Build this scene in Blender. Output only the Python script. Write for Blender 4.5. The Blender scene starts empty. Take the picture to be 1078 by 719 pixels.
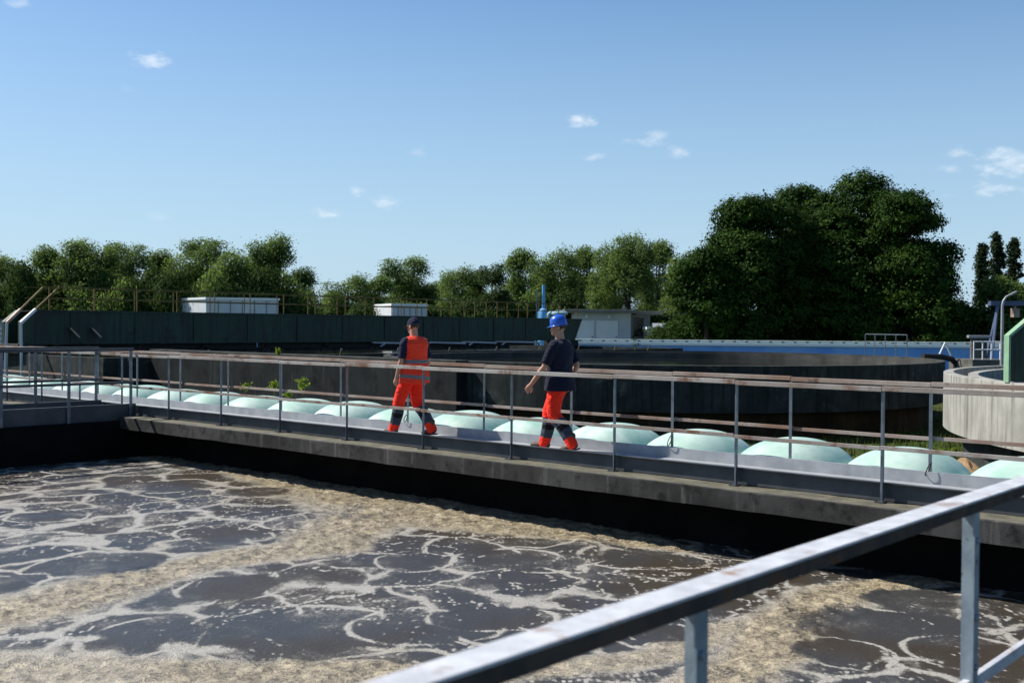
import bpy, bmesh, math, random
import numpy as np
from mathutils import Vector, Matrix, Euler

R = math.radians
random.seed(7)
rng = np.random.default_rng(11)
scene = bpy.context.scene
col = scene.collection

# ------------------------------------------------------------------ frame of the plant
# deck of the long walkway is z = 0; v runs across the walkway (n), u along it (s)
ANG = R(47.98)
ca, sa = math.cos(ANG), math.sin(ANG)
CAMZ = 1.67
F = 1166.0
GROUND = -1.35
WATER = -0.83

def W(n, s, z=0.0):
    return Vector((n * ca - s * sa, n * sa + s * ca, z))

cam_rot = Matrix.Rotation(R(90) - 15.8 / F, 3, 'X') @ Matrix.Rotation(0.0075, 3, 'Z')

def at(px, py, Y):
    """real place, Y metres in front of the viewpoint, that is seen at this spot of the photograph"""
    d = cam_rot @ Vector(((px - 539) / F, -(py - 359.5) / F, -1))
    return Vector((0, 0, CAMZ)) + d * (Y / d.y)

# ------------------------------------------------------------------ objects
def tag(o, label=None, cat=None, group=None, kind=None):
    if label: o['label'] = label
    if cat: o['category'] = cat
    if group: o['group'] = group
    if kind: o['kind'] = kind
    return o

def empty(name, loc, rz=0.0, label=None, cat=None, group=None):
    o = bpy.data.objects.new(name, None)
    o.empty_display_size = 0.2
    col.objects.link(o)
    o.location = loc
    o.rotation_euler = (0, 0, rz)
    return tag(o, label, cat, group)

def link(name, me, m, parent=None, smooth=False):
    o = bpy.data.objects.new(name, me)
    col.objects.link(o)
    ms = m if isinstance(m, (list, tuple)) else [m]
    if not me.materials:
        for x in ms: me.materials.append(x)
    if smooth:
        me.polygons.foreach_set('use_smooth', [True] * len(me.polygons))
    if parent: o.parent = parent
    return o

def copy_tree(o, parent=None):
    c = o.copy()
    col.objects.link(c)
    c.parent = parent
    for ch in o.children:
        copy_tree(ch, c)
    return c

class MB:
    def __init__(self):
        self.bm = bmesh.new()
    def box(self, c, size, rot=None, bevel=0.0):
        r = bmesh.ops.create_cube(self.bm, size=1.0)
        vs = r['verts']
        M = Matrix.Translation(Vector(c)) @ (rot.to_4x4() if rot is not None else Matrix.Identity(4)) @ Matrix.Diagonal((*size, 1))
        bmesh.ops.transform(self.bm, matrix=M, verts=vs)
        if bevel:
            es = list({e for v in vs for e in v.link_edges})
            bmesh.ops.bevel(self.bm, geom=es, offset=bevel, segments=2, affect='EDGES', profile=0.6)
        return self
    def box2(self, a, b, bevel=0.0):
        a, b = Vector(a), Vector(b)
        return self.box((a + b) / 2, tuple(abs(b[i] - a[i]) for i in range(3)), bevel=bevel)
    def bar(self, p, q, w, h, bevel=0.0, up=(0, 0, 1)):
        p, q = Vector(p), Vector(q)
        d = q - p
        L = d.length
        x = d.normalized()
        u = Vector(up)
        if abs(x.dot(u)) > 0.98: u = Vector((0, 1, 0))
        y = u.cross(x).normalized()
        z = x.cross(y)
        rot = Matrix((x, y, z)).transposed()
        return self.box((p + q) / 2, (L, w, h), rot, bevel)
    def tube(self, pts, r, seg=10, cap=True):
        pts = [Vector(p) for p in pts]
        rs = r if isinstance(r, (list, tuple)) else [r] * len(pts)
        ring = []
        ref = None
        for i, p in enumerate(pts):
            d = (pts[min(i + 1, len(pts) - 1)] - pts[max(i - 1, 0)]).normalized()
            if ref is None:
                ref = Vector((0, 0, 1)) if abs(d.z) < 0.9 else Vector((1, 0, 0))
            a = d.cross(ref).normalized()
            b = d.cross(a).normalized()
            ref = -b if False else a.cross(d)
            ring.append([self.bm.verts.new(p + a * math.cos(2 * math.pi * k / seg) * rs[i] + b * math.sin(2 * math.pi * k / seg) * rs[i]) for k in range(seg)])
        for i in range(len(ring) - 1):
            for k in range(seg):
                self.bm.faces.new((ring[i][k], ring[i][(k + 1) % seg], ring[i + 1][(k + 1) % seg], ring[i + 1][k]))
        if cap:
            self.bm.faces.new(ring[0][::-1]); self.bm.faces.new(ring[-1])
        return self
    def lathe(self, prof, seg=64, c=(0, 0, 0), a0=0.0, a1=2 * math.pi, closed_prof=False):
        full = abs(a1 - a0 - 2 * math.pi) < 1e-6
        n = seg if full else seg + 1
        rings = []
        for k in range(n):
            t = a0 + (a1 - a0) * k / seg
            rings.append([self.bm.verts.new((c[0] + r * math.cos(t), c[1] + r * math.sin(t), c[2] + z)) for r, z in prof])
        m = len(prof)
        for k in range(seg):
            A, B = rings[k], rings[(k + 1) % n]
            for i in range(m if closed_prof else m - 1):
                j = (i + 1) % m
                vs = []
                for v in (A[i], B[i], B[j], A[j]):
                    if v not in vs: vs.append(v)
                try: self.bm.faces.new(vs)
                except ValueError: pass
        return self
    def poly_prism(self, pts2, axis_vec, thick, origin=(0, 0, 0), ex=(1, 0, 0), ey=(0, 0, 1)):
        o, ex, ey, ax = Vector(origin), Vector(ex), Vector(ey), Vector(axis_vec).normalized()
        A = [self.bm.verts.new(o + ex * x + ey * y) for x, y in pts2]
        B = [self.bm.verts.new(o + ex * x + ey * y + ax * thick) for x, y in pts2]
        n = len(A)
        self.bm.faces.new(A[::-1]); self.bm.faces.new(B)
        for i in range(n):
            self.bm.faces.new((A[i], A[(i + 1) % n], B[(i + 1) % n], B[i]))
        return self
    def build(self, name, m, parent=None, smooth=False, weld=False):
        bm = self.bm
        if weld: bmesh.ops.remove_doubles(bm, verts=bm.verts, dist=1e-4)
        bmesh.ops.recalc_face_normals(bm, faces=bm.faces)
        me = bpy.data.meshes.new(name)
        bm.to_mesh(me); bm.free()
        o = link(name, me, m, parent, smooth)
        if smooth:
            try: me.set_sharp_from_angle(angle=R(40))
            except Exception: pass
        return o

# ------------------------------------------------------------------ materials
class NT:
    def __init__(self, nt): self.nt = nt
    def n(self, t, **kw):
        nd = self.nt.nodes.new(t)
        for k, v in kw.items():
            if k.startswith('i_'):
                nd.inputs[k[2:].replace('_', ' ')].default_value = v
            else:
                setattr(nd, k, v)
        return nd
    def l(self, a, b): self.nt.links.new(a, b)
    def val(self, x, sock):
        if hasattr(x, 'is_output'): self.l(x, sock)
        else: sock.default_value = x
    def math(self, op, a, b=0.0, clamp=False):
        nd = self.nt.nodes.new('ShaderNodeMath'); nd.operation = op; nd.use_clamp = clamp
        self.val(a, nd.inputs[0]); self.val(b, nd.inputs[1])
        return nd.outputs[0]
    def mix(self, f, a, b):
        nd = self.nt.nodes.new('ShaderNodeMix'); nd.data_type = 'RGBA'
        self.val(f, nd.inputs[0])
        for x, s in ((a, nd.inputs[6]), (b, nd.inputs[7])):
            if hasattr(x, 'is_output'): self.l(x, s)
            else: s.default_value = (*x[:3], 1)
        return nd.outputs[2]
    def ramp(self, f, lo, hi):
        nd = self.nt.nodes.new('ShaderNodeMapRange'); nd.interpolation_type = 'SMOOTHSTEP'
        self.val(f, nd.inputs[0]); nd.inputs[1].default_value = lo; nd.inputs[2].default_value = hi
        return nd.outputs[0]
    def pos(self, scale=(1, 1, 1), obj=False):
        if obj: src = self.n('ShaderNodeTexCoord').outputs['Object']
        else: src = self.n('ShaderNodeNewGeometry').outputs['Position']
        mp = self.n('ShaderNodeMapping'); mp.inputs['Scale'].default_value = scale
        self.l(src, mp.inputs[0])
        return mp.outputs[0]
    def noise(self, vec, scale, detail=4, rough=0.55):
        nd = self.n('ShaderNodeTexNoise')
        nd.inputs['Scale'].default_value = scale; nd.inputs['Detail'].default_value = detail; nd.inputs['Roughness'].default_value = rough
        self.l(vec, nd.inputs['Vector'])
        return nd.outputs['Fac']
    def bump(self, h, strength, dist, bsdf):
        b = self.n('ShaderNodeBump'); b.inputs['Strength'].default_value = strength; b.inputs['Distance'].default_value = dist
        self.l(h, b.inputs['Height']); self.l(b.outputs[0], bsdf.inputs['Normal'])

def new_mat(name):
    m = bpy.data.materials.new(name); m.use_nodes = True
    nt = NT(m.node_tree)
    b = m.node_tree.nodes['Principled BSDF']
    return m, nt, b

def surf(name, c1, c2, scale=3.0, rough=0.7, metal=0.0, bump=0.2, bdist=0.01, streak=None, spots=None, fine=30.0, spec=0.5, obj=False):
    """mottled surface: two colours by noise, optional vertical run-off streaks and spots of a third colour"""
    m, t, b = new_mat(name)
    p = t.pos(obj=obj)
    f = t.ramp(t.noise(p, scale, 6, 0.6), 0.3, 0.7)
    c = t.mix(f, c1, c2)
    if streak:
        sc, amt, lo, hi = streak
        ps = t.pos((1, 1, 0.07), obj=obj)
        sf = t.ramp(t.noise(ps, 6.0, 5, 0.65), lo, hi)
        c = t.mix(t.math('MULTIPLY', sf, amt), c, sc)
    if spots:
        sc, ssc, lo, hi = spots
        sf = t.ramp(t.noise(p, ssc, 5, 0.65), lo, hi)
        c = t.mix(sf, c, sc)
    t.l(c, b.inputs['Base Color'])
    b.inputs['Roughness'].default_value = rough
    b.inputs['Metallic'].default_value = metal
    b.inputs['Specular IOR Level'].default_value = spec
    if bump:
        t.bump(t.noise(p, fine, 5, 0.6), bump, bdist, b)
    return m

M = {}
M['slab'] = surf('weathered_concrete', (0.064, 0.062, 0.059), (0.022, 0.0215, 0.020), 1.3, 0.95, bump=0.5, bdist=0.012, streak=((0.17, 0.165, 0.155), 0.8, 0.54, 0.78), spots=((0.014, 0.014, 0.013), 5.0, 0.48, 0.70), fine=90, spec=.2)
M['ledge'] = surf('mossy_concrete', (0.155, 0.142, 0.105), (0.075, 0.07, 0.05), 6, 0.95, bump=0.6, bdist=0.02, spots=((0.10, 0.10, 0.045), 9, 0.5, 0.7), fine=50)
M['shadewall'] = surf('shade_dark_concrete', (0.008, 0.0075, 0.007), (0.004, 0.004, 0.0035), 2, 0.9, bump=0.4, spec=0.1)  # near-black: the shade under slab and walkways is put into the colour
M['tankdark'] = surf('algae_stained_concrete', (0.050, 0.055, 0.052), (0.022, 0.026, 0.025), 1.2, 0.95, bump=0.5, streak=((0.012, 0.013, 0.012), 0.85, 0.45, 0.7), spots=((0.10, 0.105, 0.096), 2.2, 0.56, 0.82), spec=0.1)
M['tankbase'] = surf('rust_stained_concrete', (0.05, 0.038, 0.022), (0.02, 0.017, 0.012), 1.2, 0.95, bump=0.5, streak=((0.10, 0.075, 0.045), 0.7, 0.52, 0.75), spec=0.1)
M['rimdark'] = surf('dark_tank_rim', (0.075, 0.075, 0.068), (0.036, 0.037, 0.034), 1.5, 0.95, bump=0.4, spots=((0.08, 0.078, 0.07), 3, 0.58, 0.75), spec=.1)
M['tankpale'] = surf('pale_stained_concrete', (0.37, 0.36, 0.32), (0.24, 0.235, 0.205), 1.0, 0.9, bump=0.5, streak=((0.10, 0.10, 0.088), 0.85, 0.44, 0.70), spots=((0.24, 0.23, 0.19), 2.5, 0.55, 0.8))
M['rimgrey'] = surf('tank_rim_concrete', (0.12, 0.117, 0.105), (0.06, 0.06, 0.053), 1.5, 0.95, bump=0.4, spots=((0.05, 0.055, 0.04), 3, 0.5, 0.75))
M['galv'] = surf('galvanised_steel', (0.17, 0.20, 0.23), (0.10, 0.125, 0.15), 7, 0.42, 0.55, bump=0.08, streak=((0.05, 0.055, 0.06), 0.5, 0.5, 0.8), spots=((0.10, 0.055, 0.03), 10, 0.66, 0.8))
M['galvpale'] = surf('pale_galvanised_plate', (0.36, 0.375, 0.39), (0.27, 0.285, 0.30), 4, 0.55, 0.15, bump=0.08, streak=((0.17, 0.19, 0.21), 0.5, 0.5, 0.8))
M['galvdark'] = surf('shade_dark_galvanised_steel', (0.066, 0.073, 0.08), (0.038, 0.043, 0.048), 3, 0.6, 0.15, bump=0.1, streak=((0.05, 0.055, 0.06), 0.6, 0.5, 0.8))  # darker copy of the galvanised plate, flange shade put into its colour
M['rust'] = surf('rusty_rail_steel', (0.20, 0.115, 0.075), (0.34, 0.30, 0.26), 1.1, 0.75, 0.1, bump=0.3, spots=((0.09, 0.04, 0.02), 6, 0.55, 0.75))
M['railgrey'] = surf('weathered_rail_steel', (0.36, 0.345, 0.32), (0.22, 0.18, 0.15), 1.1, 0.75, 0.05, bump=0.25, spots=((0.15, 0.07, 0.038), 3, 0.48, 0.68))
M['forerail'] = surf('hand_worn_galvanised_steel', (0.58, 0.59, 0.61), (0.42, 0.43, 0.45), 11, 0.6, 0.1, bump=0.15, spots=((0.27, 0.15, 0.085), 7, 0.56, 0.74), fine=60)
M['foreweb'] = surf('shaded_rusty_steel', (0.050, 0.046, 0.044), (0.11, 0.080, 0.060), 7, 0.95, 0.0, bump=0.2, spots=((0.15, 0.065, 0.028), 6, 0.56, 0.72), spec=.08)  # rust tones plus the shade of the rail's side, both in the colour
M['forepost'] = surf('scuffed_galvanised_post', (0.30, 0.36, 0.40), (0.20, 0.25, 0.29), 12, 0.5, 0.35, bump=0.15, spots=((0.035, 0.03, 0.028), 14, 0.62, 0.72), fine=60)
M['green'] = surf('dark_green_paint', (0.011, 0.048, 0.022), (0.005, 0.024, 0.011), 0.35, 0.6, bump=0.1, streak=((0.006, 0.009, 0.007), 0.95, 0.46, 0.62), spots=((0.004, 0.007, 0.005), 0.9, 0.55, 0.68))
M['blackgap'] = surf('grimy_black_steel', (0.012, 0.013, 0.013), (0.006, 0.006, 0.006), 1, 0.8, bump=0.2)
M['yellow'] = surf('faded_yellow_paint', (0.22, 0.145, 0.022), (0.13, 0.08, 0.016), 2, 0.6, bump=0.1)
M['redpaint'] = surf('faded_red_paint', (0.42, 0.16, 0.10), (0.5, 0.4, 0.3), 2, 0.6, bump=0.1)
M['white'] = surf('white_paint', (0.80, 0.81, 0.80), (0.72, 0.73, 0.73), 1.0, 0.6, bump=0.05)
M['offwhite'] = surf('pale_render', (0.58, 0.61, 0.63), (0.50, 0.53, 0.55), 0.5, 0.8, bump=0.05, streak=((0.28, 0.29, 0.29), 0.5, 0.5, 0.8))
M['mintcap'] = surf('pale_green_coping', (0.74, 0.80, 0.74), (0.66, 0.72, 0.66), 0.7, 0.8, bump=0.05)
M['notch'] = surf('dark_notch', (0.14, 0.22, 0.20), (0.10, 0.16, 0.15), 1, 0.8, bump=0)
M['blue'] = surf('blue_paint', (0.10, 0.28, 0.70), (0.18, 0.40, 0.76), 0.4, 0.6, bump=0.05, streak=((0.24, 0.40, 0.68), 0.5, 0.5, 0.8))
M['skyblue'] = surf('light_blue_paint', (0.10, 0.36, 0.62), (0.08, 0.28, 0.52), 1.2, 0.5, bump=0.05)
M['paleblue'] = surf('pale_blue_green_paint', (0.30, 0.46, 0.50), (0.24, 0.38, 0.42), 1.2, 0.5, bump=0.05)
M['bluesteel'] = surf('blue_grey_steel', (0.08, 0.11, 0.20), (0.05, 0.07, 0.13), 2, 0.5, 0.3, bump=0.05)
M['litgreen'] = surf('sunlit_green_paint', (0.17, 0.31, 0.185), (0.22, 0.36, 0.23), 4, 0.6, bump=0.1, spots=((0.36, 0.26, 0.14), 7, 0.6, 0.7))  # lit copy of the bridge green, sun on the end face in the colour
M['roof'] = surf('roof_fascia', (0.22, 0.21, 0.18), (0.15, 0.145, 0.12), 1, 0.8, bump=0.1)
M['darkpanel'] = surf('dark_opening', (0.012, 0.014, 0.016), (0.01, 0.012, 0.014), 1, 0.15, bump=0)
M['soil'] = surf('bare_soil', (0.30, 0.19, 0.10), (0.20, 0.13, 0.07), 4, 0.95, bump=0.6)
M['bark'] = surf('bark', (0.07, 0.055, 0.04), (0.035, 0.03, 0.022), 3, 0.95, bump=0.6, bdist=0.05)
M['lampgrey'] = surf('lamp_post_paint', (0.30, 0.31, 0.32), (0.22, 0.23, 0.24), 3, 0.5, 0.2, bump=0.05)
M['globe'] = surf('white_globe', (0.8, 0.8, 0.78), (0.75, 0.75, 0.72), 3, 0.4, bump=0)

# dome covers : thin pale green fibreglass, darker teal tones put in for its shaded sides
def dome_mat():
    m, t, b = new_mat('pale_mint_fibreglass')
    p = t.pos()
    f = t.ramp(t.noise(p, 2.2, 6, 0.65), 0.3, 0.72)
    c = t.mix(f, (0.52, 0.635, 0.565), (0.26, 0.455, 0.38))
    f2 = t.ramp(t.noise(p, 14, 4, 0.7), 0.62, 0.8)
    c = t.mix(t.math('MULTIPLY', f2, 0.4), c, (0.33, 0.42, 0.37))
    rn = t.n('ShaderNodeObjectInfo').outputs['Random']
    c = t.mix(t.math('MULTIPLY', rn, .35), c, (0.36, 0.47, 0.40))
    st = t.ramp(t.noise(t.pos((3.5, 3.5, .5)), 2.0, 5, .6), .56, .74)
    c = t.mix(t.math('MULTIPLY', st, .35), c, (0.24, 0.33, 0.27))
    t.l(c, b.inputs['Base Color'])
    b.inputs['Roughness'].default_value = 0.55
    b.inputs['Specular IOR Level'].default_value = 0.3
    t.bump(t.noise(p, 9, 4), 0.12, 0.01, b)
    return m
M['dome'] = dome_mat()

def cloth(name, c1, c2, rough=0.85):
    m, t, b = new_mat(name)
    p = t.pos()
    f = t.noise(p, 9, 4)
    t.l(t.mix(f, c1, c2), b.inputs['Base Color'])
    b.inputs['Roughness'].default_value = rough
    b.inputs['Specular IOR Level'].default_value = 0.15
    b.inputs['Sheen Weight'].default_value = 0.05
    h = t.math('ADD', t.noise(t.pos((1, 1, 1.8)), 11, 3), t.math('MULTIPLY', t.noise(p, 60, 2), 0.15))
    t.bump(h, 1.0, 0.05, b)
    return m
M['hivis'] = cloth('hi_vis_red_fabric', (0.98, 0.04, 0.016), (0.90, 0.028, 0.011))
M['orange'] = cloth('hi_vis_orange_vest_fabric', (1.0, 0.07, 0.03), (0.94, 0.05, 0.02))
M['navy'] = cloth('navy_cotton', (0.014, 0.018, 0.045), (0.009, 0.011, 0.03))
M['blacktee'] = cloth('dark_navy_shirt', (0.012, 0.014, 0.032), (0.008, 0.009, 0.022))
M['slate'] = cloth('slate_work_fabric', (0.055, 0.068, 0.09), (0.04, 0.05, 0.068))
M['blackcloth'] = cloth('black_knee_pad_fabric', (0.010, 0.010, 0.012), (0.008, 0.008, 0.009))
M['reflect'] = cloth('grey_reflective_tape', (0.20, 0.20, 0.19), (0.16, 0.165, 0.16), 0.4)
M['skin'] = surf('skin', (0.46, 0.25, 0.165), (0.40, 0.205, 0.13), 20, 0.55, bump=0.05)
M['hair'] = surf('dark_hair', (0.02, 0.015, 0.012), (0.03, 0.022, 0.016), 30, 0.6, bump=0.4)
M['shoe'] = surf('brown_work_boot', (0.10, 0.06, 0.035), (0.05, 0.035, 0.022), 20, 0.7, bump=0.2)
M['sole'] = surf('boot_sole', (0.015, 0.014, 0.013), (0.02, 0.018, 0.016), 20, 0.8, bump=0.2)
M['eye'] = surf('eye_white', (0.7, 0.68, 0.65), (0.66, 0.64, 0.6), 20, 0.3, bump=0)
M['iris'] = surf('dark_iris', (0.02, 0.015, 0.01), (0.02, 0.015, 0.01), 20, 0.2, bump=0)
def helmet_mat():
    m, t, b = new_mat('glossy_blue_plastic')
    p = t.pos()
    t.l(t.mix(t.noise(p, 18, 3), (0.012, 0.075, 0.42), (0.02, 0.095, 0.48)), b.inputs['Base Color'])
    b.inputs['Roughness'].default_value = 0.28
    return m
M['helmet'] = helmet_mat()
M['wirecap'] = surf('watch_strap', (0.02, 0.02, 0.02), (0.03, 0.03, 0.03), 20, 0.4, bump=0)

def leaf_mat(name, dark, light, transl=0.3):
    m, t, b = new_mat(name)
    a = t.n('ShaderNodeAttribute', attribute_name='tint')
    c = t.mix(a.outputs['Fac'], dark, light)
    t.l(c, b.inputs['Base Color'])
    b.inputs['Roughness'].default_value = 0.75
    b.inputs['Specular IOR Level'].default_value = 0.08
    tr = t.n('ShaderNodeBsdfTranslucent')
    c2 = t.mix(0.5, c, (light[0] * 1.5, light[1] * 1.5, light[2] * 0.8))
    t.l(c2, tr.inputs[0])
    mx = t.n('ShaderNodeMixShader'); mx.inputs[0].default_value = transl
    t.l(b.outputs[0], mx.inputs[1]); t.l(tr.outputs[0], mx.inputs[2])
    t.l(mx.outputs[0], m.node_tree.nodes['Material Output'].inputs['Surface'])
    return m
M['leaf_big'] = leaf_mat('deep_green_leaves', (0.010, 0.027, 0.005), (0.042, 0.088, 0.011), 0.14)
M['leaf_far'] = leaf_mat('poplar_leaves', (0.070, 0.120, 0.034), (0.14, 0.20, 0.062), 0.45)
M['leaf_dark'] = leaf_mat('dark_shrub_leaves', (0.026, 0.050, 0.014), (0.06, 0.098, 0.026), 0.25)
M['leaf_cyp'] = leaf_mat('lombardy_poplar_leaves', (0.018, 0.034, 0.016), (0.040, 0.06, 0.026), 0.2)
M['leaf_weed'] = leaf_mat('bright_weed_leaves', (0.10, 0.16, 0.02), (0.22, 0.28, 0.04), 0.35)
M['stem'] = surf('weed_stem', (0.10, 0.12, 0.04), (0.08, 0.09, 0.03), 10, 0.8, bump=0)

# ------------------------------------------------------------------ numpy noise
def hash2(i, j, k):
    h = (i.astype(np.int64) * 374761393 + j.astype(np.int64) * 668265263 + k * 1442695041) & 0x7fffffff
    h = ((h ^ (h >> 13)) * 1274126177) & 0x7fffffff
    h = h ^ (h >> 16)
    return (h & 0xffffff) / float(0x1000000)

def vnoise(x, y, k=0):
    i, j = np.floor(x), np.floor(y)
    fx, fy = x - i, y - j
    fx, fy = fx * fx * (3 - 2 * fx), fy * fy * (3 - 2 * fy)
    a, b = hash2(i, j, k), hash2(i + 1, j, k)
    c, d = hash2(i, j + 1, k), hash2(i + 1, j + 1, k)
    return a + (b - a) * fx + (c - a) * fy + (a - b - c + d) * fx * fy

def fbm(x, y, k=0, oc=4, g=0.5):
    s, amp, tot = 0, 1.0, 0
    for o in range(oc):
        s = s + amp * vnoise(x * 2 ** o + 17 * o, y * 2 ** o - 9 * o, k + o)
        tot += amp; amp *= g
    return s / tot

def voro(x, y, k=0):
    i, j = np.floor(x), np.floor(y)
    f1 = np.full(x.shape, 9.0); f2 = f1.copy()
    for di in (-1, 0, 1):
        for dj in (-1, 0, 1):
            a, b = i + di, j + dj
            d = np.hypot(a + hash2(a, b, k) - x, b + hash2(a, b, k + 77) - y)
            m = d < f1
            f2 = np.where(m, f1, np.minimum(f2, d))
            f1 = np.where(m, d, f1)
    return f1, f2

def sst(x, a, b):
    t = np.clip((x - a) / (b - a), 0, 1)
    return t * t * (3 - 2 * t)

# ------------------------------------------------------------------ setting: ground and water
TN0, TN1, TS0, TS1 = -7.0, 11.1, 1.55, 19.15       # inside of the aeration tank

def ground_mat():
    m, t, b = new_mat('rough_grass_ground')
    p = t.pos()
    f = t.ramp(t.noise(p, 0.35, 6, 0.6), 0.35, 0.65)
    c = t.mix(f, (0.045, 0.075, 0.016), (0.085, 0.085, 0.030))
    f2 = t.ramp(t.noise(p, 1.4, 5, 0.65), 0.55, 0.72)
    c = t.mix(f2, c, (0.13, 0.10, 0.055))
    t.l(c, b.inputs['Base Color'])
    b.inputs['Roughness'].default_value = 1.0
    b.inputs['Specular IOR Level'].default_value = 0.05
    t.bump(t.noise(p, 8, 6, 0.7), 1.0, 0.15, b)
    return m

bm = bmesh.new()
ns = [-1500, TN0, TN1 + 0.3, 2500]
ss = [-1500, TS0, TS1 + 0.3, 2500]
gv = {}
for i, n in enumerate(ns):
    for j, s in enumerate(ss):
        gv[i, j] = bm.verts.new(W(n, s, GROUND))
for i in range(3):
    for j in range(3):
        if (i, j) != (1, 1):
            bm.faces.new((gv[i, j], gv[i + 1, j], gv[i + 1, j + 1], gv[i, j + 1]))
me = bpy.data.meshes.new('ground'); bm.to_mesh(me); bm.free()
tag(link('ground', me, ground_mat()), kind='structure')

def pix(x, y):
    """world (at water level) -> place on the photo; only used to lay out where the foam drifts"""
    d = cam_rot.transposed() @ Vector((0, 0, 0))
    return None

def wpt(px, py):
    p0 = at(px, py, 10.0) - Vector((0, 0, CAMZ))
    k = (WATER - CAMZ) / p0.z
    return p0.x * k, p0.y * k

def make_water():
    step = 0.032
    n_ = np.arange(TN0 - 0.05, TN1 + 0.08, step); s_ = np.arange(TS0 - 0.05, TS1 + 0.08, step)
    N, S = np.meshgrid(n_, s_, indexing='ij')
    X = N * ca - S * sa; Y = N * sa + S * ca
    # slow swirl of the surface
    wx = (fbm(X * 0.5, Y * 0.5, 3, 2) - 0.5) * 1.7 + (fbm(X * 1.6, Y * 1.6, 9, 4) - 0.5) * 0.42
    wy = (fbm(X * 0.5 + 31, Y * 0.5, 5, 2) - 0.5) * 1.7 + (fbm(X * 1.6, Y * 1.6 + 13, 11, 4) - 0.5) * 0.42
    A, B = X + wx, Y + wy
    var = fbm(X * 0.6, Y * 0.6, 21, 3)
    var2 = fbm(X * 1.9 + 5, Y * 1.9, 23, 3)
    fine = fbm(X * 5, Y * 5, 25, 3)
    m1 = fbm(X * 1.5 + 3, Y * 1.5, 41, 3) - .5
    m2 = fbm(X * 1.5 + 47, Y * 1.5 + 9, 43, 3) - .5
    A = X + wx * .30 + m1 * .55 + (fine - .5) * .08
    B = Y + wy * .30 + m2 * .55 + (fbm(X * 5 + 9, Y * 5, 26, 3) - .5) * .08
    # clear boils of risen water: rounded cells with foam squeezed into thin seams between them
    c1, c2 = voro(A / .95, B / .95, 1)
    e1 = (c2 - c1) * .95
    open_ = sst(var, .40, .66)
    cov = np.zeros_like(X)
    for px, py, r_ in ((40, 665, 1.3), (130, 640, .9), (250, 690, .8), (20, 560, .8), (350, 575, .9), (440, 600, .8), (20, 520, 1.6), (120, 500, 1.6), (230, 540, 1.3), (700, 625, .7), (560, 630, .7), (830, 640, .8), (780, 690, .7), (320, 620, .5)):
        cx, cy = wpt(px, py)
        cov = np.maximum(cov, np.exp(-((X - cx + wx * .3) ** 2 + (Y - cy + wy * .3) ** 2) / (r_ * r_)))
    open_ = open_ * (1 - .8 * cov)
    seam1 = (1 - sst(e1, .0, .08 + .20 * (1 - open_) + .20 * cov)) * (.46 + .30 * (1 - open_))
    line1 = np.exp(-np.maximum(e1 - .010, 0) / (.012 + .026 * sst(fbm(X * 1.2 + 8, Y * 1.2, 45, 3), .42, .68)))
    d1, d2 = voro(A / .36 + 4.4, B / .36, 2)
    e2 = (d2 - d1) * .36
    line2 = np.exp(-np.maximum(e2 - .003, 0) / .011) * sst(fbm(X * .8 + 3, Y * .8, 29, 3), .30, .48)
    k1, k2 = voro((X + m1 * .3) / .15, (Y + m2 * .3) / .15, 4)
    lace = np.exp(-np.maximum((k2 - k1) * .15, 0) / .012) * sst(fbm(X * 1.3, Y * 1.3 + 40, 31, 3), .42, .60)
    def fil(sc, k, w):
        n = fbm(X * sc + wx * sc * .9 + 7 * k, Y * sc + wy * sc * .9, 90 + 5 * k, 4)
        return np.exp(-np.abs(n - .5) / w)
    streak = np.maximum(fil(1.2, 1, .010) * .50, fil(2.8, 2, .016) * .36)
    film = 0.19 + .05 * cov + 0.20 * sst(fbm(X * 1.7 + wx, Y * 1.7, 37, 4), .42, .68)
    mott = .5 + 1.0 * fbm(X * 10, Y * 10, 95, 3)
    foam = np.maximum.reduce([seam1 * .95 * mott, line1 * 1.3, line2 * 1.05, lace * .72, streak, film])
    thick = np.zeros_like(foam)
    def segdist(pts, rad):
        best = np.full(X.shape, 9.0)
        P = [wpt(*p) for p in pts]
        for i in range(len(P) - 1):
            (x0, y0), (x1, y1) = P[i], P[i + 1]
            dx, dy = x1 - x0, y1 - y0
            t = np.clip(((X - x0) * dx + (Y - y0) * dy) / (dx * dx + dy * dy), 0, 1)
            r = rad[i] + (rad[i + 1] - rad[i]) * t
            best = np.minimum(best, np.hypot(X - x0 - t * dx + wx * .28, Y - y0 - t * dy + wy * .28) / r)
        return best
    bands = [
        ([(140, 481), (230, 489), (310, 505), (390, 528), (470, 541), (560, 552), (650, 562), (720, 572)], [.4, .7, 1.05, 1.4, 1.25, 1.0, .7, .3], 1.0),
        ([(400, 545), (330, 577), (230, 590), (120, 612), (0, 643), (-80, 660)], [1.0, .75, .62, .66, .8, .8], 1.0),
        ([(-60, 700), (60, 702), (180, 707), (300, 706), (420, 716)], [.75, .62, .5, .4, .35], .8),
        ([(1100, 612), (1020, 610), (940, 613), (875, 626), (832, 655), (800, 690), (745, 725)], [.2, .3, .42, .5, .55, .5, .5], 1.0),
        ([(830, 655), (750, 668), (690, 692), (560, 712), (440, 722)], [.4, .35, .3, .25, .2], .8),
    ]
    for pts, rad, th in bands:
        d = segdist(pts, rad)
        k = 1 - sst(d, 0.55, 1.15)
        foam = np.maximum(foam, k * (0.62 + 0.5 * (var2 - 0.5)) * (.6 + .8 * fbm(X * 8, Y * 8, 55, 3)) + k * .12)
        thick = np.maximum(thick, (1 - sst(d, 0.35, 1.05)) * th)
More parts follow.
